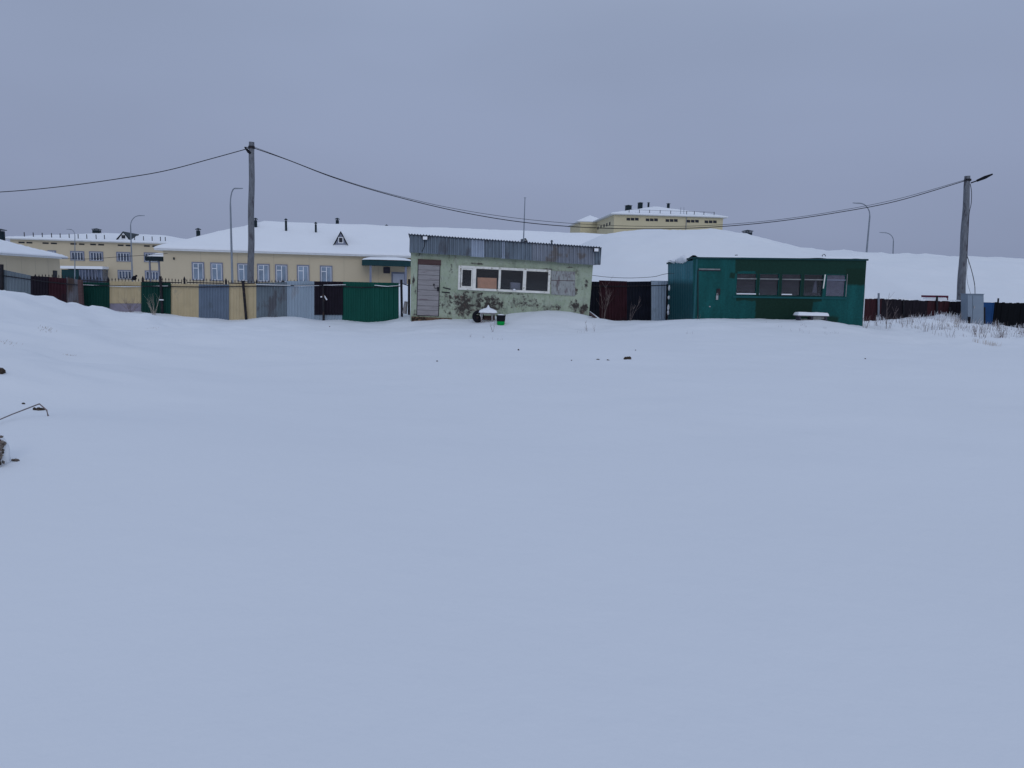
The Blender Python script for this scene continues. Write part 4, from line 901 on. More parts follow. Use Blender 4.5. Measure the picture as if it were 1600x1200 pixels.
# ------------------------------------------------------------------ dark green shed
def patch_mat(name, F, base, patches, n_plane=0.0, Yp=28.5):
    m = bpy.data.materials.new(name); m.use_nodes = True; t = m.node_tree; b = t.nodes['Principled BSDF']; b.inputs['Roughness'].default_value = .55; b.inputs['Specular IOR Level'].default_value = .1
    tc = N(t, 'ShaderNodeTexCoord'); nn = N(t, 'ShaderNodeTexNoise'); nn.inputs['Scale'].default_value = 2.5; nn.inputs['Detail'].default_value = 8; t.links.new(tc.outputs['Object'], nn.inputs[0])
    va = N(t, 'ShaderNodeVectorMath', operation='MULTIPLY_ADD'); va.inputs[1].default_value = (.16, .16, .16); t.links.new(nn.outputs['Color'], va.inputs[0]); t.links.new(tc.outputs['Object'], va.inputs[2])
    sp = N(t, 'ShaderNodeSeparateXYZ'); t.links.new(va.outputs[0], sp.inputs[0])
    n2 = N(t, 'ShaderNodeTexNoise'); n2.inputs['Scale'].default_value = 1.2; n2.inputs['Detail'].default_value = 7
    mp = N(t, 'ShaderNodeMapping'); mp.inputs['Scale'].default_value = (2.5, 1, .6); t.links.new(tc.outputs['Object'], mp.inputs[0]); t.links.new(mp.outputs[0], n2.inputs[0])
    r = N(t, 'ShaderNodeValToRGB'); r.color_ramp.elements[0].position = .3; r.color_ramp.elements[1].position = .7
    r.color_ramp.elements[0].color = tuple(c * .8 for c in base) + (1,); r.color_ramp.elements[1].color = tuple(c * 1.2 for c in base) + (1,); t.links.new(n2.outputs[0], r.inputs[0]); last = r.outputs[0]
    ax = 1 if n_plane is None else 0
    for (x0, x1, z0, z1, col, soft) in patches:
        f = None
        for ch, lo, hi in ((ax, x0, x1), (2, z0, z1)):
            for v, a, c in ((lo, 0, 1), (hi, 1, 0)):
                mr = N(t, 'ShaderNodeMapRange'); t.links.new(sp.outputs[ch], mr.inputs[0]); mr.inputs[1].default_value = v + .08 - soft; mr.inputs[2].default_value = v + .08 + soft; mr.inputs[3].default_value = a; mr.inputs[4].default_value = c
                if f is None: f = mr.outputs[0]
                else:
                    k = N(t, 'ShaderNodeMath', operation='MULTIPLY'); t.links.new(f, k.inputs[0]); t.links.new(mr.outputs[0], k.inputs[1]); f = k.outputs[0]
        mx = N(t, 'ShaderNodeMixRGB'); t.links.new(f, mx.inputs[0]); t.links.new(last, mx.inputs[1]); mx.inputs[2].default_value = col + (1,); last = mx.outputs[0]
    n5 = N(t, 'ShaderNodeTexNoise'); n5.inputs['Scale'].default_value = 14; n5.inputs['Detail'].default_value = 5; t.links.new(tc.outputs['Object'], n5.inputs[0])
    mr = N(t, 'ShaderNodeMapRange'); t.links.new(n5.outputs[0], mr.inputs[0]); mr.inputs[1].default_value = .35; mr.inputs[2].default_value = .7; mr.inputs[3].default_value = .86; mr.inputs[4].default_value = 1.12
    sc_ = N(t, 'ShaderNodeVectorMath', operation='SCALE'); t.links.new(last, sc_.inputs[0]); t.links.new(mr.outputs[0], sc_.inputs['Scale'])
    t.links.new(sc_.outputs[0], b.inputs['Base Color'])
    bp = N(t, 'ShaderNodeBump'); bp.inputs['Strength'].default_value = .5; bp.inputs['Distance'].default_value = .03; t.links.new(n2.outputs[0], bp.inputs['Height']); t.links.new(bp.outputs[0], b.inputs['Normal'])
    return m
FD = Frame(P(1083, 497, Y_CT), 3.0, -.6)
gs = FD.thing('dark_green_shed', 'dark green metal-clad shed with a band of five windows', 'shed')
TEAL = (.008, .082, .080); DG = (.009, .039, .029); DG2 = (.008, .031, .021)
def rx(x0, x1, y0, y1, col, soft=.02):
    a = FD.pix(x0, y1); b = FD.pix(x1, y0); return (a[0], b[0], a[1], b[1], col, soft)
fmat = patch_mat('patched_green_paint', FD, TEAL, [rx(1148, 1360, 395, 427, DG, .03), rx(1150, 1290, 395, 470, DG, .02), rx(1140, 1148, 427, 435, DG, .02), rx(1320, 1356, 420, 445, DG2, .04), rx(1178, 1271, 464, 520, DG2, .03), rx(1150, 1180, 424, 464, TEAL, .02), rx(1290, 1310, 495, 520, DG, .05)])
gq = [FD.pix(1083, 515), FD.pix(1346.5, 520), FD.pix(1354, 407.5), FD.pix(1083.5, 404.5)]
gw = [(1149.5, 1183), (1185, 1217.8), (1219.8, 1252.5), (1254.5, 1287), (1289.5, 1322)]
gt, gb = 427, 461; holes = []
for a, b in gw:
    p0 = FD.pix(a, gb + .016 * (a - 1150)); p1 = FD.pix(b, gt + .022 * (a - 1150)); holes.append((p0[0], p1[0], p0[1], p1[1]))
zmin = sum(h[2] for h in holes) / 5; zmax = sum(h[3] for h in holes) / 5; holes = [(h[0], h[1], zmin, zmax) for h in holes]
holed_wall(gq, holes, .1).build('front_wall', fmat, gs)
# depth of the side wall so that its far edge stands at px 1046
DD = 2.4
for it in range(60):
    w_ = FD.m @ Vector((gq[0][0], DD, 1.0)); rel = w_ - CO; px = 800 + FPX * rel.dot(RX) / rel.dot(FW)
    if px <= 1046.5: break
    DD += .05
zt_l, zt_r = gq[3][1], gq[2][1]; zb_ = gq[0][1]
zmid = FD.plane(1065, 440, (gq[0][0], 1.5, 0), (1, 0, 0)).z
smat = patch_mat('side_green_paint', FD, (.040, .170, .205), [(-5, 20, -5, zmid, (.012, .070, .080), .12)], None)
sw = MB(); k0 = 22
for i in range(k0 + 1):
    y = .0 + DD * i / k0; amp = .012 * (1 if i % 2 else 0); sw.v += [(gq[0][0] - amp - .002, y, zb_), (gq[3][0] - amp - .002, y, zt_l - .06)]
for i in range(k0): sw.f.append((2 * i, 2 * i + 1, 2 * i + 3, 2 * i + 2))
sw.build('side_wall', smat, gs)
MB().box(gq[0][0] - .03, gq[0][0] + .05, -.02, .03, zb_, zt_l).build('corner_trim', mat('corner_teal', (.02, .10, .115), .5), gs)
MB().hexa([(gq[1][0] - .1, .1, gq[1][1]), (gq[1][0], .1, gq[1][1]), (gq[1][0], DD, gq[1][1]), (gq[1][0] - .1, DD, gq[1][1]), (gq[2][0] - .1, .1, zt_r), (gq[2][0], .1, zt_r), (gq[2][0], DD, zt_r), (gq[2][0] - .1, DD, zt_r)]).build('side_wall', fmat, gs)
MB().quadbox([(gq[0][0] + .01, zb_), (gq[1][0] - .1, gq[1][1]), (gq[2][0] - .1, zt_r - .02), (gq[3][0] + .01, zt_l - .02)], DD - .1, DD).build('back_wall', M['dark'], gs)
zt_ = max(zt_l, zt_r)
MB().hexa([(gq[3][0] - .05, -.05, zt_l + .004), (gq[2][0] + .05, -.05, zt_r + .004), (gq[2][0] + .05, DD + .05, zt_r - .05), (gq[3][0] - .05, DD + .05, zt_l - .12), (gq[3][0] - .05, -.05, zt_l + .07), (gq[2][0] + .05, -.05, zt_r + .07), (gq[2][0] + .05, DD + .05, zt_r + .02), (gq[3][0] - .05, DD + .05, zt_l - .05)]).build('roof', mat('roof_edge_green', (.012, .05, .055), .6), gs)
mb = MB(); n1, n2 = 70, 14; X0, X1 = gq[3][0] - .05, gq[2][0] + .05
for j in range(n2 + 1):
    for i in range(n1 + 1):
        u, v = i / n1, j / n2; e = min(u * (X1 - X0), (1 - u) * (X1 - X0), v * DD + .02, (1 - v) * DD); h_ = .075 + .08 * min(1, math.sqrt(max(e, 0) / .3)) * (1 + 1.2 * float(vnoise(u * 9, v * 3, 71))) 
        if j == 0: h_ = .055 + .05 * max(0, float(vnoise(u * 14, 0, 72)) + .25)
        if u < .02: h_ = h_ * (.6 + 1.5 * (float(vnoise(3, v * 6, 73)) + .3))
        mb.v.append((X0 + u * (X1 - X0), -.045 + v * (DD + .08), zt_l + (zt_r - zt_l) * u + h_ - .055 * v))
for j in range(n2):
    for i in range(n1): a = j * (n1 + 1) + i; mb.f.append((a, a + 1, a + n1 + 2, a + n1 + 1))
mb.build('roof_snow', M['roofsnow'], gs, smooth=True)
# snow tongue over the left roof edge
mb = MB(); yc = [0.8, 1.2, 1.5, 1.9, 2.4, 3.0]
for a, s_ in ((1.0, .12), (1.35, .16), (1.7, .13), (2.1, .10), (2.7, .08)): lump(mb, (gq[3][0] - .02, a, zt_l + .05 - a * .03), .12, .28, s_, int(a * 10))
mb.build('eave_snow', M['roofsnow'], gs, smooth=True)
# windows
for k_, (x0, x1, z0, z1) in enumerate(holes):
    W_ = MB(); t = .014
    W_.box(x0 + .001, x0 + t, -.012, .07, z0 + .001, z1 - .001); W_.box(x1 - t, x1 - .001, -.012, .07, z0 + .001, z1 - .001); W_.box(x0 + t, x1 - t, -.012, .07, z1 - t, z1 - .001); W_.box(x0 + t, x1 - t, -.018, .07, z0 + .001, z0 + t)
    wn = W_.build('window', mat('teal_frame_%d' % k_, TEAL if k_ in (0, 1, 4) else (.010, .055, .055), .6), gs)
    zt = z1 - (z1 - z0) * .24; MB().box(x0 + t, x1 - t, -.022, .05, zt - .02, zt + .02).build('transom', M['paletop'] if k_ != 4 else M['lilac'], wn)
    MB().box(x0 + t, x1 - t, .03, .036, z0 + t, z1 - t).build('pane', M['glass'], wn)
    if k_ == 4: MB().box(x0 + t, x1 - t, .045, .06, z0 + t, z1 - t).build('board', mat('grey_board', (.20, .18, .24), .8, var=.15, vscale=5), wn)
    else:
        bb = MB(); nb = 6
        for i in range(nb):
            a = z0 + t + (z1 - z0 - 2 * t) * i / nb
            if k_ == 3 and i > 0: continue
            bb.box(x0 - .02, x1 + .02, .14, .16, a + .01, a + (z1 - z0) / nb * .86)
        bb.build('inner_board', mat('inner_board_%d' % k_, (.042, .032, .044), .8, var=.4), wn)
    if k_ in (0, 2, 1): MB().box(x0 + .02, x1 - (.02 if k_ == 0 else .35 if k_ == 2 else .75), -.06, .0, z0 + .036, z0 + .075).build('sill_snow', M['roofsnow'], wn)
x0, x1 = holes[3][0], holes[3][1]; mb = MB(); mb.hexa([(x0 + .42, .18, zmin), (x1 - .1, .2, zmin), (x1 - .1, .22, zmin), (x0 + .42, .2, zmin), (x0 + .5, .18, zmax - .3), (x1 - .18, .2, zmax - .22), (x1 - .18, .22, zmax - .22), (x0 + .5, .2, zmax - .3)]); mb.build('leaning_panel', mat('leaning_grey', (.14, .13, .18), .7), gs)
MB().box(holes[0][0] - .12, holes[-1][1] + .08, -.03, -.001, zmin - .10, zmin - .03).build('window_ledge', mat('teal_trim', (.010, .085, .092), .55), gs)
MB().box(holes[4][1] + .03, holes[4][1] + .055, -.025, -.001, zmin, zmax + .03).build('window_trim', M['paletop'], gs)
mb = MB(); x = (holes[3][1] + holes[4][0]) / 2 - .02; mb.hexa([(x - .05, -.03, zmin + .3), (x - .01, -.03, zmin + .3), (x - .01, -.002, zmin + .3), (x - .05, -.002, zmin + .3), (x - .01, -.03, zmax), (x + .03, -.03, zmax), (x + .03, -.002, zmax), (x - .01, -.002, zmax)]); mb.build('loose_strip', M['oldwhite'], gs)
# door of the shed
q = FD.quad(1091, 1124.5, 422.5, 423, 505, 505); dm = MB().quadbox(q, -.035, -.001).build('door', fmat, gs)
q2 = FD.quad(1090, 1091.2, 422.5, 422.5, 505, 505, -.04); MB().quadbox(q2, -.04, -.036).build('door_gap', M['slit'], dm)
q2 = FD.quad(1091, 1126, 421.6, 422, 423, 423.4, -.06); MB().quadbox(q2, -.06, 0).build('door_header', M['slit'], dm)
q2 = FD.quad(1092.5, 1125.5, 419.4, 420, 421.4, 421.8, -.07); MB().quadbox(q2, -.06, 0).build('header_snow', M['paletop'], dm)
x, z = FD.pix(1122, 456, -.05); mb = MB(); mb.box(x - .06, x + .08, -.06, -.03, z - .12, z + .12); mb.build('hasp', M['iron'], dm); mb = MB(); mb.box(x - .08, x - .0, -.10, -.06, z - .30, z - .14); mb.tube([(x - .06, -.08, z - .15), (x - .05, -.08, z - .05), (x - .02, -.08, z - .05), (x - .01, -.08, z - .15)], .01, 6); mb.build('padlock', M['pad'], dm)
x, z = FD.pix(1109, 479, -.04); MB().box(x - .03, x + .03, -.05, -.036, z - .02, z + .02).build('nail_plate', M['pad'], dm)
a = FD.pix(1350.5, 445, .05); b = FD.pix(1346.5, 516, .05); MB().tube([(b[0] + .03, .05, b[1]), (a[0] + .03, .05, a[1])], .022, 8).build('downpipe', M['white'], gs)
p = FD.plane(1096 + 53, 400, (0, .8, zt_l + .1), (0, 1, 0)); mb = MB(); mb.tube([(p.x, .8, zt_l + .05), (p.x, .8, zt_l + .2), (p.x + .08, .8, zt_l + .2)], .02, 6); mb.build('roof_hook', M['iron'], gs)
p = FD.plane(1287, 403, (0, .8, 0), (0, 1, 0)); mb = MB(); mb.tube([(p.x - .07, .8, zt_r), (p.x - .06, .8, zt_r + .22), (p.x, .8, zt_r + .26), (p.x + .06, .8, zt_r + .22), (p.x + .07, .8, zt_r)], .015, 6); mb.build('roof_hook', M['iron'], gs)
# snow lumps on old pipes at the rear-left corner
mb = MB()
for zz_, rz_ in ((.30, .10), (.52, .13), (.95, .08), (1.35, .12)): lump(mb, (gq[0][0] - .09, DD - .3, zb_ + .2 + zz_), .045, .09, rz_, int(zz_ * 10))
mb.build('clinging_snow', M['roofsnow'], gs, smooth=True)

# bench in front of the green shed
F1 = Frame(P(1271, 499, 27.7), 3); bn = F1.thing('bench', 'low bench capped with snow against the dark green shed', 'bench')
q = F1.quad(1247, 1295.5, 492.2, 492.9, 493.8, 494.5); MB().quadbox(q, 0, .42).build('seat', M['wood_old'], bn)
for u in (1250, 1269, 1291):
    q = F1.quad(u - 1.5, u + 1.5, 493.5, 493.7, 510, 510, .05); MB().quadbox(q, .05, .35).build('leg', M['sign'], bn)
q = F1.quad(1272, 1290, 494.5, 494.8, 498.5, 498.8, .06); MB().quadbox(q, .12, .14).build('stretcher_board', M['ply'], bn)
X0, Z0 = F1.pix(1246.5, 492.2); X1, _ = F1.pix(1296, 492.9); mb = MB(); n1, n2 = 40, 10
for j in range(n2 + 1):
    for i in range(n1 + 1):
        u, v = i / n1, j / n2; e = min(u * 1.2, (1 - u) * 1.2, v * .46, (1 - v) * .46); mb.v.append((X0 + u * (X1 - X0), -.03 + v * .48, Z0 + .0 + .115 * min(1, math.sqrt(e / .06)) * (1 + .2 * float(vnoise(u * 7, v * 2, 81))) - .01))
for j in range(n2):
    for i in range(n1): a = j * (n1 + 1) + i; mb.f.append((a, a + 1, a + n1 + 2, a + n1 + 1))
mb.build('bench_snow', M['roofsnow'], bn, smooth=True)
# snowy plank leaning at the shack's right foot
p0, p1 = P(922, 487, 29.6), P(944, 504, 30.6); mb = MB(); d_ = (p1 - p0); ln = MB()
tg = Frame(p0, 0).thing('leaning_plank', 'snow-topped plank leaning on the right foot of the light green shack', 'plank')
pts = [Vector((0, 0, 0)), d_ * .5 + Vector((0, 0, -.02)), d_]
MB().tube([v - Vector((0, 0, .07)) for v in pts], .05, 6).build('board', M['wood_brown'], tg); MB().tube([v + Vector((0, 0, .0)) for v in pts], [.02, .045, .03], 8).build('plank_snow', M['roofsnow'], tg, smooth=True)

# ------------------------------------------------------------------ power poles and cables
def round_pole(F, parent, xt, yt, xb, yb, r0, r1):
    a = F.pix(xt, yt); b = F.pix(xb, yb); k = 14; mb = MB()
    mb.tube([(b[0] + (a[0] - b[0]) * i / k + .015 * math.sin(i * 1.3), 0, b[1] + (a[1] - b[1]) * i / k) for i in range(k + 1)], [r0 + (r1 - r0) * i / k for i in range(k + 1)], 14)
    return mb.build('shaft', M['concrete'], parent, smooth=False)
Y_P = 36.0
F1 = Frame(P(393, 440, Y_P), 0); lp = F1.thing('utility_pole', 'tall grey utility pole behind the beige and grey fence sheets, left of the shacks', 'pole')
round_pole(F1, lp, 393.5, 222, 391.5, 490, .165, .125)
a = F1.pix(385, 233, -.1); b = F1.pix(392, 238, -.1); mb = MB(); mb.tube([(b[0], -.12, b[1] - .05), (b[0] - .1, -.12, b[1] + .02), (a[0] - .07, -.12, a[1] + .08)], [.05, .07, .03], 8); mb.tube([(b[0], -.1, a[1] + .07), (a[0] - .08, -.1, a[1] + .09)], .02, 6); mb.build('lamp_bracket', M['rubber'], lp)
a = F1.pix(393, 230); mb = MB(); mb.tube([(a[0], -.0, a[1] - .07), (a[0], 0, a[1] + .05)], .15, 12); mb.build('clamp', M['iron'], lp)
F2 = Frame(P(1506, 465, 35.5 + 2), 0); rp_ = F2.thing('utility_pole', 'tall grey utility pole leaning right, behind the grey cabinet', 'pole')
round_pole(F2, rp_, 1511.8, 275, 1500, 490, .205, .13)
a = F2.pix(1516, 286); b = F2.pix(1522, 283.5); c = F2.pix(1531, 279); d = F2.pix(1540, 274.5)
mb = MB(); mb.tube([(a[0], -.05, a[1]), (b[0], -.2, b[1])], .03, 8); mb.tube([(b[0], -.2, b[1]), (c[0], -.4, c[1]), (d[0], -.55, d[1])], [.055, .08, .035], 10); mb.build('lamp_head', M['rubber'], rp_)
a = F2.pix(1512, 281); mb = MB(); mb.tube([(a[0], 0, a[1] - .06), (a[0], 0, a[1] + .04)], .16, 12); mb.build('clamp', M['iron'], rp_)
def cable(pts, r, label, group=None, name='power_cable'):
    P_ = [Vector(p) for p in pts]; full = []
    for i in range(len(P_) - 1):
        p0 = P_[max(i - 1, 0)]; p1 = P_[i]; p2 = P_[i + 1]; p3 = P_[min(i + 2, len(P_) - 1)]
        for k in range(8):
            t = k / 8; full.append(.5 * ((2 * p1) + (p2 - p0) * t + (2 * p0 - 5 * p1 + 4 * p2 - p3) * t * t + (3 * p1 - p0 - 3 * p2 + p3) * t ** 3))
    full.append(P_[-1]); o = MB().tube(full, r, 6).build(name, M['cable'], None, smooth=True); return tag(o, label, 'cable', group)
yy = lambda px: 35.9 + (px - 393) / 1115 * 1.5
cable([P(a, b, yy(a)) for a, b in ((397, 231.5), (450, 250), (520, 277), (600, 302), (700, 327), (800, 345), (900, 354.5), (1000, 357.5), (1100, 355.5), (1200, 347.5), (1300, 333.5), (1400, 314.5), (1508, 282.5))], .020, 'lower thick black cable sagging between the two utility poles')
cable([P(a, b, yy(a) + .1) for a, b in ((398, 230), (450, 249.5), (520, 276), (600, 300.5), (700, 324), (800, 340), (900, 349.5), (1000, 353.5), (1100, 352.5), (1200, 345), (1300, 331), (1400, 311.5), (1508, 281))], .011, 'upper thin black cable sagging between the two utility poles')
cable([P(a, b, 35.8) for a, b in ((388, 232), (330, 248), (262, 266), (200, 277), (100, 291), (0, 300), (-120, 304), (-300, 300))], .019, 'black cable running from the left utility pole out of the photo')
cable([P(a, b, 36.9) for a, b in ((1516, 287), (1518, 300), (1517.5, 318), (1514.5, 333), (1513, 360), (1511, 400), (1511, 401))], .016, 'black cable slung down the side of the right utility pole')
cable([P(a, b, c) for a, b, c in ((1510.5, 398, 36.6), (1515, 412, 36.0), (1520, 430, 35.5), (1523, 446, 35.1), (1523.5, 459, 35.0))], .017, 'thick black cable dropping from the right pole into the cabinet top')
cable([P(a, b, c) for a, b, c in ((1513.5, 408, 36.8), (1510.5, 425, 36.5), (1511.5, 440, 36.2), (1514, 450, 35.6), (1516.5, 459, 35.1))], .007, 'thin wire looping from the right pole to the cabinet')
cable([P(a, b, c) for a, b, c in ((924, 430, 30.3), (950, 433, 30.2), (985, 434.3, 30.1), (1020, 432.5, 29.9), (1035, 429, 29.8), (1047, 427, 29.8), (1053, 427.5, 29.2))], .010, 'thin black wire strung from the light green shack to the dark green shed')
cable([P(a, b, 66) for a, b in ((97, 404), (140, 404.5), (190, 401), (240, 398), (262, 396))], .02, 'thin wire crossing the two-storey cream building')

# street lamps
def street_lamp(pxb, pyb, pxt, pyt, Y, arm, label, r=.075, zb=.0, ap=6.0):
    """ap: how many pixels below the top the shaft starts to bend"""
    base = P(pxb, pyb, Y); base.z = zb; F = Frame(base, 0)
    t = F.thing('street_lamp', label, 'street lamp', 'curved street lamps beyond the fences'); top = F.local(P(pxt, pyt, Y)); sh_ = F.local(P(pxb + (pxt - pxb - arm) , pyt + ap * 2.4, Y))
    ax = F.local(P(pxt, pyt, Y)).x - sh_.x; hz = top.z - sh_.z
    pts = [(0, 0, 0), (sh_.x * .5, 0, sh_.z * .5), (sh_.x, 0, sh_.z)]
    for k in range(1, 9): A = math.pi / 2 * k / 8; pts.append((sh_.x + ax * .8 * (1 - math.cos(A)), 0, sh_.z + hz * math.sin(A)))
    rs = [r * 1.3, r * 1.1, r * .8] + [r * .6] * 8
    MB().tube(pts, rs, 8).build('shaft', M['steel'], t, smooth=True); e = Vector(pts[-1]); s_ = 1 if ax > 0 else -1
    mb = MB(); mb.hexa([(e.x, -.12, e.z - .05), (e.x + s_ * .65, -.08, e.z - .01), (e.x + s_ * .65, .08, e.z - .01), (e.x, .12, e.z - .05), (e.x, -.1, e.z + .05), (e.x + s_ * .65, -.05, e.z + .05), (e.x + s_ * .65, .05, e.z + .05), (e.x, .1, e.z + .05)]); mb.build('lamp_head', M['steel'], t)
street_lamp(363, 440, 369, 294.5, 64, 9, 'tallest curved street lamp, in front of the long beige building', r=.085, ap=11)
street_lamp(207, 440, 222, 337, 100, 18, 'curved street lamp in front of the two-storey cream building', r=.085, ap=7)
street_lamp(117, 440, 109, 358.5, 118, -8, 'faint curved street lamp left in front of the two-storey cream building', r=.07, ap=4)
street_lamp(1349, 450, 1339, 317.5, 72, -20, 'taller curved street lamp behind the snow hill, above the dark green shed', r=.085, ap=9)
street_lamp(1395, 450, 1379, 363.5, 95, -17, 'shorter curved street lamp behind the snow hill, left of the right pole', r=.08, ap=6)
F1 = Frame(P(818, 440, 66), 0); mt = F1.thing('mast', 'thin steel mast rising behind the light green shack roof', 'mast'); a = F1.pix(820.3, 309); b = F1.pix(818, 378)
MB().tube([(0, 0, -1), (b[0], 0, b[1]), (a[0], 0, a[1])], [.07, .055, .035], 8).build('shaft', M['steel'], mt); MB().tube([(a[0] - .1, 0, a[1]), (a[0] + .1, 0, a[1])], .03, 6).build('tip', M['steel'], mt)

# bird on the iron fence
p = P(210, 438, 33.4); mb = MB(); lump(mb, (0, 0, .1), .11, .06, .10, 2, 12, 8, amp=.15); lump(mb, (.09, 0, .2), .05, .045, .05, 3, amp=.1); mb.add([(-.05, -.03, .08), (-.05, .03, .08), (-.22, .0, .0), (-.05, 0, .14)], [(0, 1, 2), (0, 2, 3), (1, 3, 2), (0, 3, 1)]); mb.add([(.13, -.012, .2), (.13, .012, .2), (.19, 0, .19), (.13, 0, .22)], [(0, 1, 2), (0, 2, 3), (1, 3, 2), (0, 3, 1)])
br = mb.build('bird', M['rubber'], None, smooth=True); br.location = p; tag(br, 'black bird perched on the iron fence above the beige sheet', 'bird')

# ------------------------------------------------------------------ dry plants
def shrub(px, py, Y, stems, h, spread, seed, label, m='twig', branch=5, r=.008, lean=0.0, on=True):
    rnd = random.Random(seed); p = P(px, py, Y)
    if on: p.z = gz(p.x, p.y) - .03
    mb = MB()
    for s_ in range(stems):
        a = rnd.uniform(-1, 1) * spread + lean; b = rnd.uniform(-.5, .5) * spread; L = h * rnd.uniform(.6, 1.0); q = Vector((rnd.uniform(-.06, .06), rnd.uniform(-.06, .06), 0)); pts = [q.copy()]; dr = Vector((a, b, 1)).normalized()
        for k in range(6): dr = (dr + Vector((rnd.uniform(-.12, .12), rnd.uniform(-.1, .1), 0.0))).normalized(); q = q + dr * L / 6; pts.append(q.copy())
        mb.tube(pts, [r * (1 - .12 * k) for k in range(7)], 4, False)
        for _ in range(branch):
            k = rnd.randint(2, 5); q2 = pts[k].copy(); d2 = (dr + Vector((rnd.uniform(-.9, .9), rnd.uniform(-.6, .6), .1))).normalized(); l2 = L * rnd.uniform(.15, .4); pp = [q2.copy()]
            for kk in range(3): d2 = (d2 + Vector((rnd.uniform(-.1, .1), 0, .12))).normalized(); q2 = q2 + d2 * l2 / 3; pp.append(q2.copy())
            mb.tube(pp, [r * .6, r * .5, r * .4, r * .3], 3, False)
    o = mb.build('dry_shrub', M[m]); o.location = p; tag(o, label, 'shrub', 'bare shrubs and weeds in the snow'); return o
shrub(942, 500, 32.2, 4, 1.75, .45, 1, 'tall bare shrub in front of the maroon fence sheet', branch=9, lean=.3, r=.010)
shrub(985, 508, 30.5, 3, 1.1, .22, 2, 'small bare sapling before the dark sheets between the sheds', branch=5, lean=.1)
shrub(1384, 524, 30.0, 2, 1.5, .12, 3, 'straight thin weed stalk in front of the plank fence beside the green shed', branch=3, lean=.06)
shrub(1390, 523, 30.2, 2, 1.3, .12, 4, 'leaning weed stalk in front of the plank fence beside the green shed', branch=4, lean=.35)
shrub(240, 493, 30.2, 14, .9, .5, 5, 'pale dry weeds against the dark green sheet behind the iron post', 'twigpale', branch=2, r=.005)
shrub(205, 490, 30.2, 12, .75, .9, 6, 'low bare shrub against the grey base of the beige sheet', branch=9, r=.005)
shrub(1352, 514, 28.0, 5, .6, .3, 7, 'dark weeds at the right corner of the dark green shed', branch=3)
shrub(769, 524, 26.0, 3, .5, .3, 8, 'thin dry weed in the snow before the low table', branch=4, r=.005)
shrub(915, 521, 27.0, 3, .45, .5, 9, 'thin dry weed in the snow right of the shack drift', 'twig', branch=3, r=.005)
shrub(930, 518, 27.0, 2, .4, .5, 10, 'second thin dry weed right of the shack drift, nearer the maroon sheets', 'twig', branch=2, r=.004)
shrub(1090, 512, 27.4, 2, .3, .3, 12, 'tiny dry weed before the green shed door', branch=2, r=.004)
shrub(1564, 528, 29.5, 6, .65, .5, 13, 'dark weed clump in front of the black planks', branch=5, r=.007)
shrub(1522, 528, 29.5, 6, .5, .5, 14, 'dark weed clump in the snow before the grey cabinet', branch=5, r=.006)
shrub(1495, 512, 31.5, 5, .7, .4, 15, 'pale weed clump left of the grey cabinet', 'twigpale', branch=4, r=.006)
# dry grass: uncountable blades poking through the drifts
mb = MB(); rnd = random.Random(5)
def tuft(mb, x, y, n, h, sp=.12, r=.004):
    z = gz(x, y) - .02
    for _ in range(n):
        a, b = rnd.uniform(-.35, .35), rnd.uniform(-.35, .35); hh = h * rnd.uniform(.4, 1); x0, y0 = x + rnd.gauss(0, sp), y + rnd.gauss(0, sp)
        mb.tube([(x0, y0, z), (x0 + a * hh * .4, y0 + b * hh * .4, z + hh * .6), (x0 + a * hh, y0 + b * hh, z + hh)], [r, r * .8, r * .3], 3, False)
for _ in range(190):
    px = rnd.uniform(1362, 1680); Y = rnd.uniform(27.8, 35); p = P(px, 520, Y); 
    if p.x < 16.2 and Y < 31: continue
    tuft(mb, p.x, p.y, rnd.randint(2, 8), rnd.uniform(.12, .55), .10, .0045)
for _ in range(26): px = rnd.uniform(130, 240); p = P(px, 500, rnd.uniform(28.6, 30.6)); tuft(mb, p.x, p.y, rnd.randint(2, 5), rnd.uniform(.08, .3), .1, .003)
for _ in range(16): px = rnd.uniform(1195, 1310); p = P(px, 500, rnd.uniform(24.8, 26.8)); tuft(mb, p.x, p.y, rnd.randint(1, 4), rnd.uniform(.05, .16), .08, .003)
for (a, b) in ((755, 528), (778, 531), (910, 520), (1075, 522), (736, 527)): p = on_ground(a, b); tuft(mb, p.x, p.y, 4, .14, .08, .003)
tag(mb.build('dry_grass', M['twig']), 'sparse brown grass stalks poking through the drifts', 'grass', kind='stuff')
mb = MB()
for _ in range(48):
    px = rnd.uniform(1440, 1512) if rnd.random() < .6 else rnd.uniform(1362, 1600); p = P(px, 500, rnd.uniform(34.4, 35.6)); tuft(mb, p.x, p.y, rnd.randint(4, 9), rnd.uniform(.15, .36), .12, .009)
for _ in range(50): px = rnd.uniform(1370, 1680); p = P(px, 520, rnd.uniform(29, 34)); tuft(mb, p.x, p.y, rnd.randint(3, 7), rnd.uniform(.1, .25), .14, .008)
for _ in range(18): px = rnd.uniform(130, 172); p = P(px, 488, 30.7); tuft(mb, p.x, p.y, 5, .13, .08, .010)
tag(mb.build('frosted_grass', M['frost']), 'frost-whitened grass along the foot of the plank fence', 'grass', kind='stuff')
mb = MB()
for (a, b, n, sp, h) in ((72, 516, 22, .09, .05), (112, 556, 12, .04, .04), (2, 534, 26, .12, .04), (242, 513, 10, .10, .05), (1535, 537, 40, .2, .16), (1550, 540, 30, .12, .12)):
    p = on_ground(a, b)
    for _ in range(n):
        x0, y0 = p.x + rnd.gauss(0, sp), p.y + rnd.gauss(0, sp); z = gz(x0, y0) - .02; mb.tube([(x0, y0, z), (x0 + rnd.uniform(-.05, .05), y0 + rnd.uniform(-.05, .05), z + h)], [.004, .0015], 3, False)
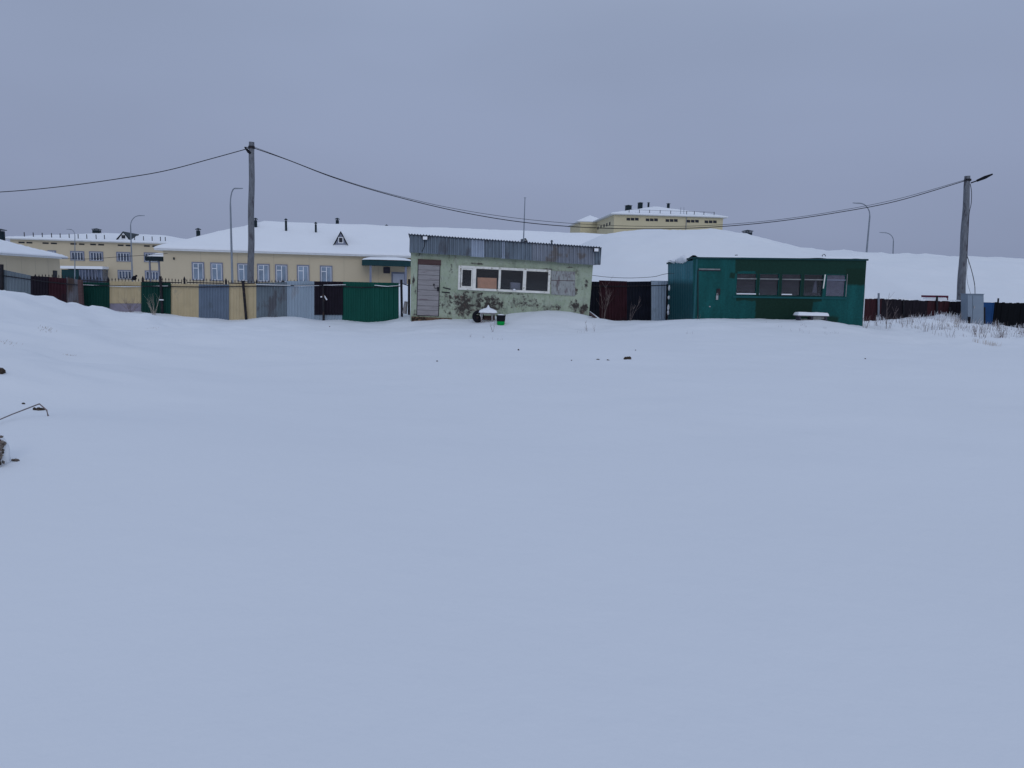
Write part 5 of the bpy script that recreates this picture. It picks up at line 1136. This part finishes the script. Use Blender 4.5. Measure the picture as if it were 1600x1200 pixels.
tag(mb.build('straw_stubble', M['twigpale']), 'pale straw stubble showing on the snow bank', 'grass', kind='stuff')

# ------------------------------------------------------------------ debris on the snow
def clod(px, py, s, seed, label, m='soil', n=1, flat=.6, group=None, name='soil_clod'):
    p = on_ground(px, py); mb = MB(); rr = random.Random(seed)
    for i in range(n): lump(mb, (rr.gauss(0, s * .9) if n > 1 else 0, rr.gauss(0, s * .5) if n > 1 else 0, s * flat * .35), s * rr.uniform(.5, 1), s * rr.uniform(.5, 1), s * flat * rr.uniform(.6, 1.1), seed + i, 12, 8, amp=.9)
    o = mb.build(name, M[m]); o.location = p; tag(o, label, 'debris', group)
clod(978, 561.5, .045, 3, 'largest dark clod on the snow, right of the middle', n=8, flat=.9)
clod(935, 562, .022, 5, 'row of tiny dark crumbs left of the largest clod', n=3); clod(950, 563, .022, 6, 'pale dirty crumb just left of the largest clod', n=2)
clod(810, 547.5, .035, 7, 'single dark clod below the shack drift', n=1); clod(683, 565, .028, 8, 'small brown clod on the open snow, leftmost of the middle clods', n=1)
clod(893, 563.5, .02, 9, 'very faint crumb on the open snow below the shack', n=1); clod(993, 547.5, .02, 10, 'tiny speck of soil above the largest clod', n=1)
clod(1352, 561, .022, 11, 'tiny dark speck on the snow at the right below the green shed', n=1); clod(515, 511, .03, 12, 'faint speck before the green fence sheet', n=1)
clod(0, 584, .05, 13, 'dark chunk of soil cut by the left edge, upper one', n=4, flat=1.0); 
p = on_ground(0, 728)
rc = Frame(p, 0).thing('rock_clump', 'speckled clump of small brown stones and snow cut by the left edge', 'debris'); rr = random.Random(4); mb = MB()
for _ in range(75):
    t_ = rr.random(); sz = rr.uniform(.006, .017); lump(mb, (rr.uniform(-.08, .052) - .03 * t_, rr.uniform(-.06, -.01) + .05 * t_, .005 + .20 * t_), sz, sz, sz * rr.uniform(.6, 1.2), rr.randint(1, 900), 8, 6, amp=.9)
mb.build('stones', M['stone'], rc); mb = MB()
lump(mb, (-.07, .05, .06), .11, .07, .15, 5, 16, 12, amp=.35); mb.build('snow_core', M['snow'], rc, smooth=True)
clod(20, 721, .016, 15, 'small dark stones right of the speckled clump', 'stone', n=6)
clod(38, 632, .02, 16, 'dark leaf scrap above the bent rod', n=2); clod(60, 641, .022, 17, 'dark soil scraps under the bent rod', n=9, flat=.9)
pr = [on_ground(-25, 664), on_ground(62, 650), on_ground(80, 656)]
a = P(-30, 668, pr[0].y * .96); b = P(61.5, 631, pr[1].y); c = P(73, 641, pr[1].y - .05); d = P(76, 654, pr[1].y - .05)
mb = MB(); mb.tube([a, (a + b) / 2 + Vector((0, 0, .005)), b, c, d], [.004, .005, .006, .007, .013], 6)
o_ = mb.build('bent_rod', M['twig']); tag(o_, 'thin bent dry stalk arching over the snow at the left edge', 'stalk')
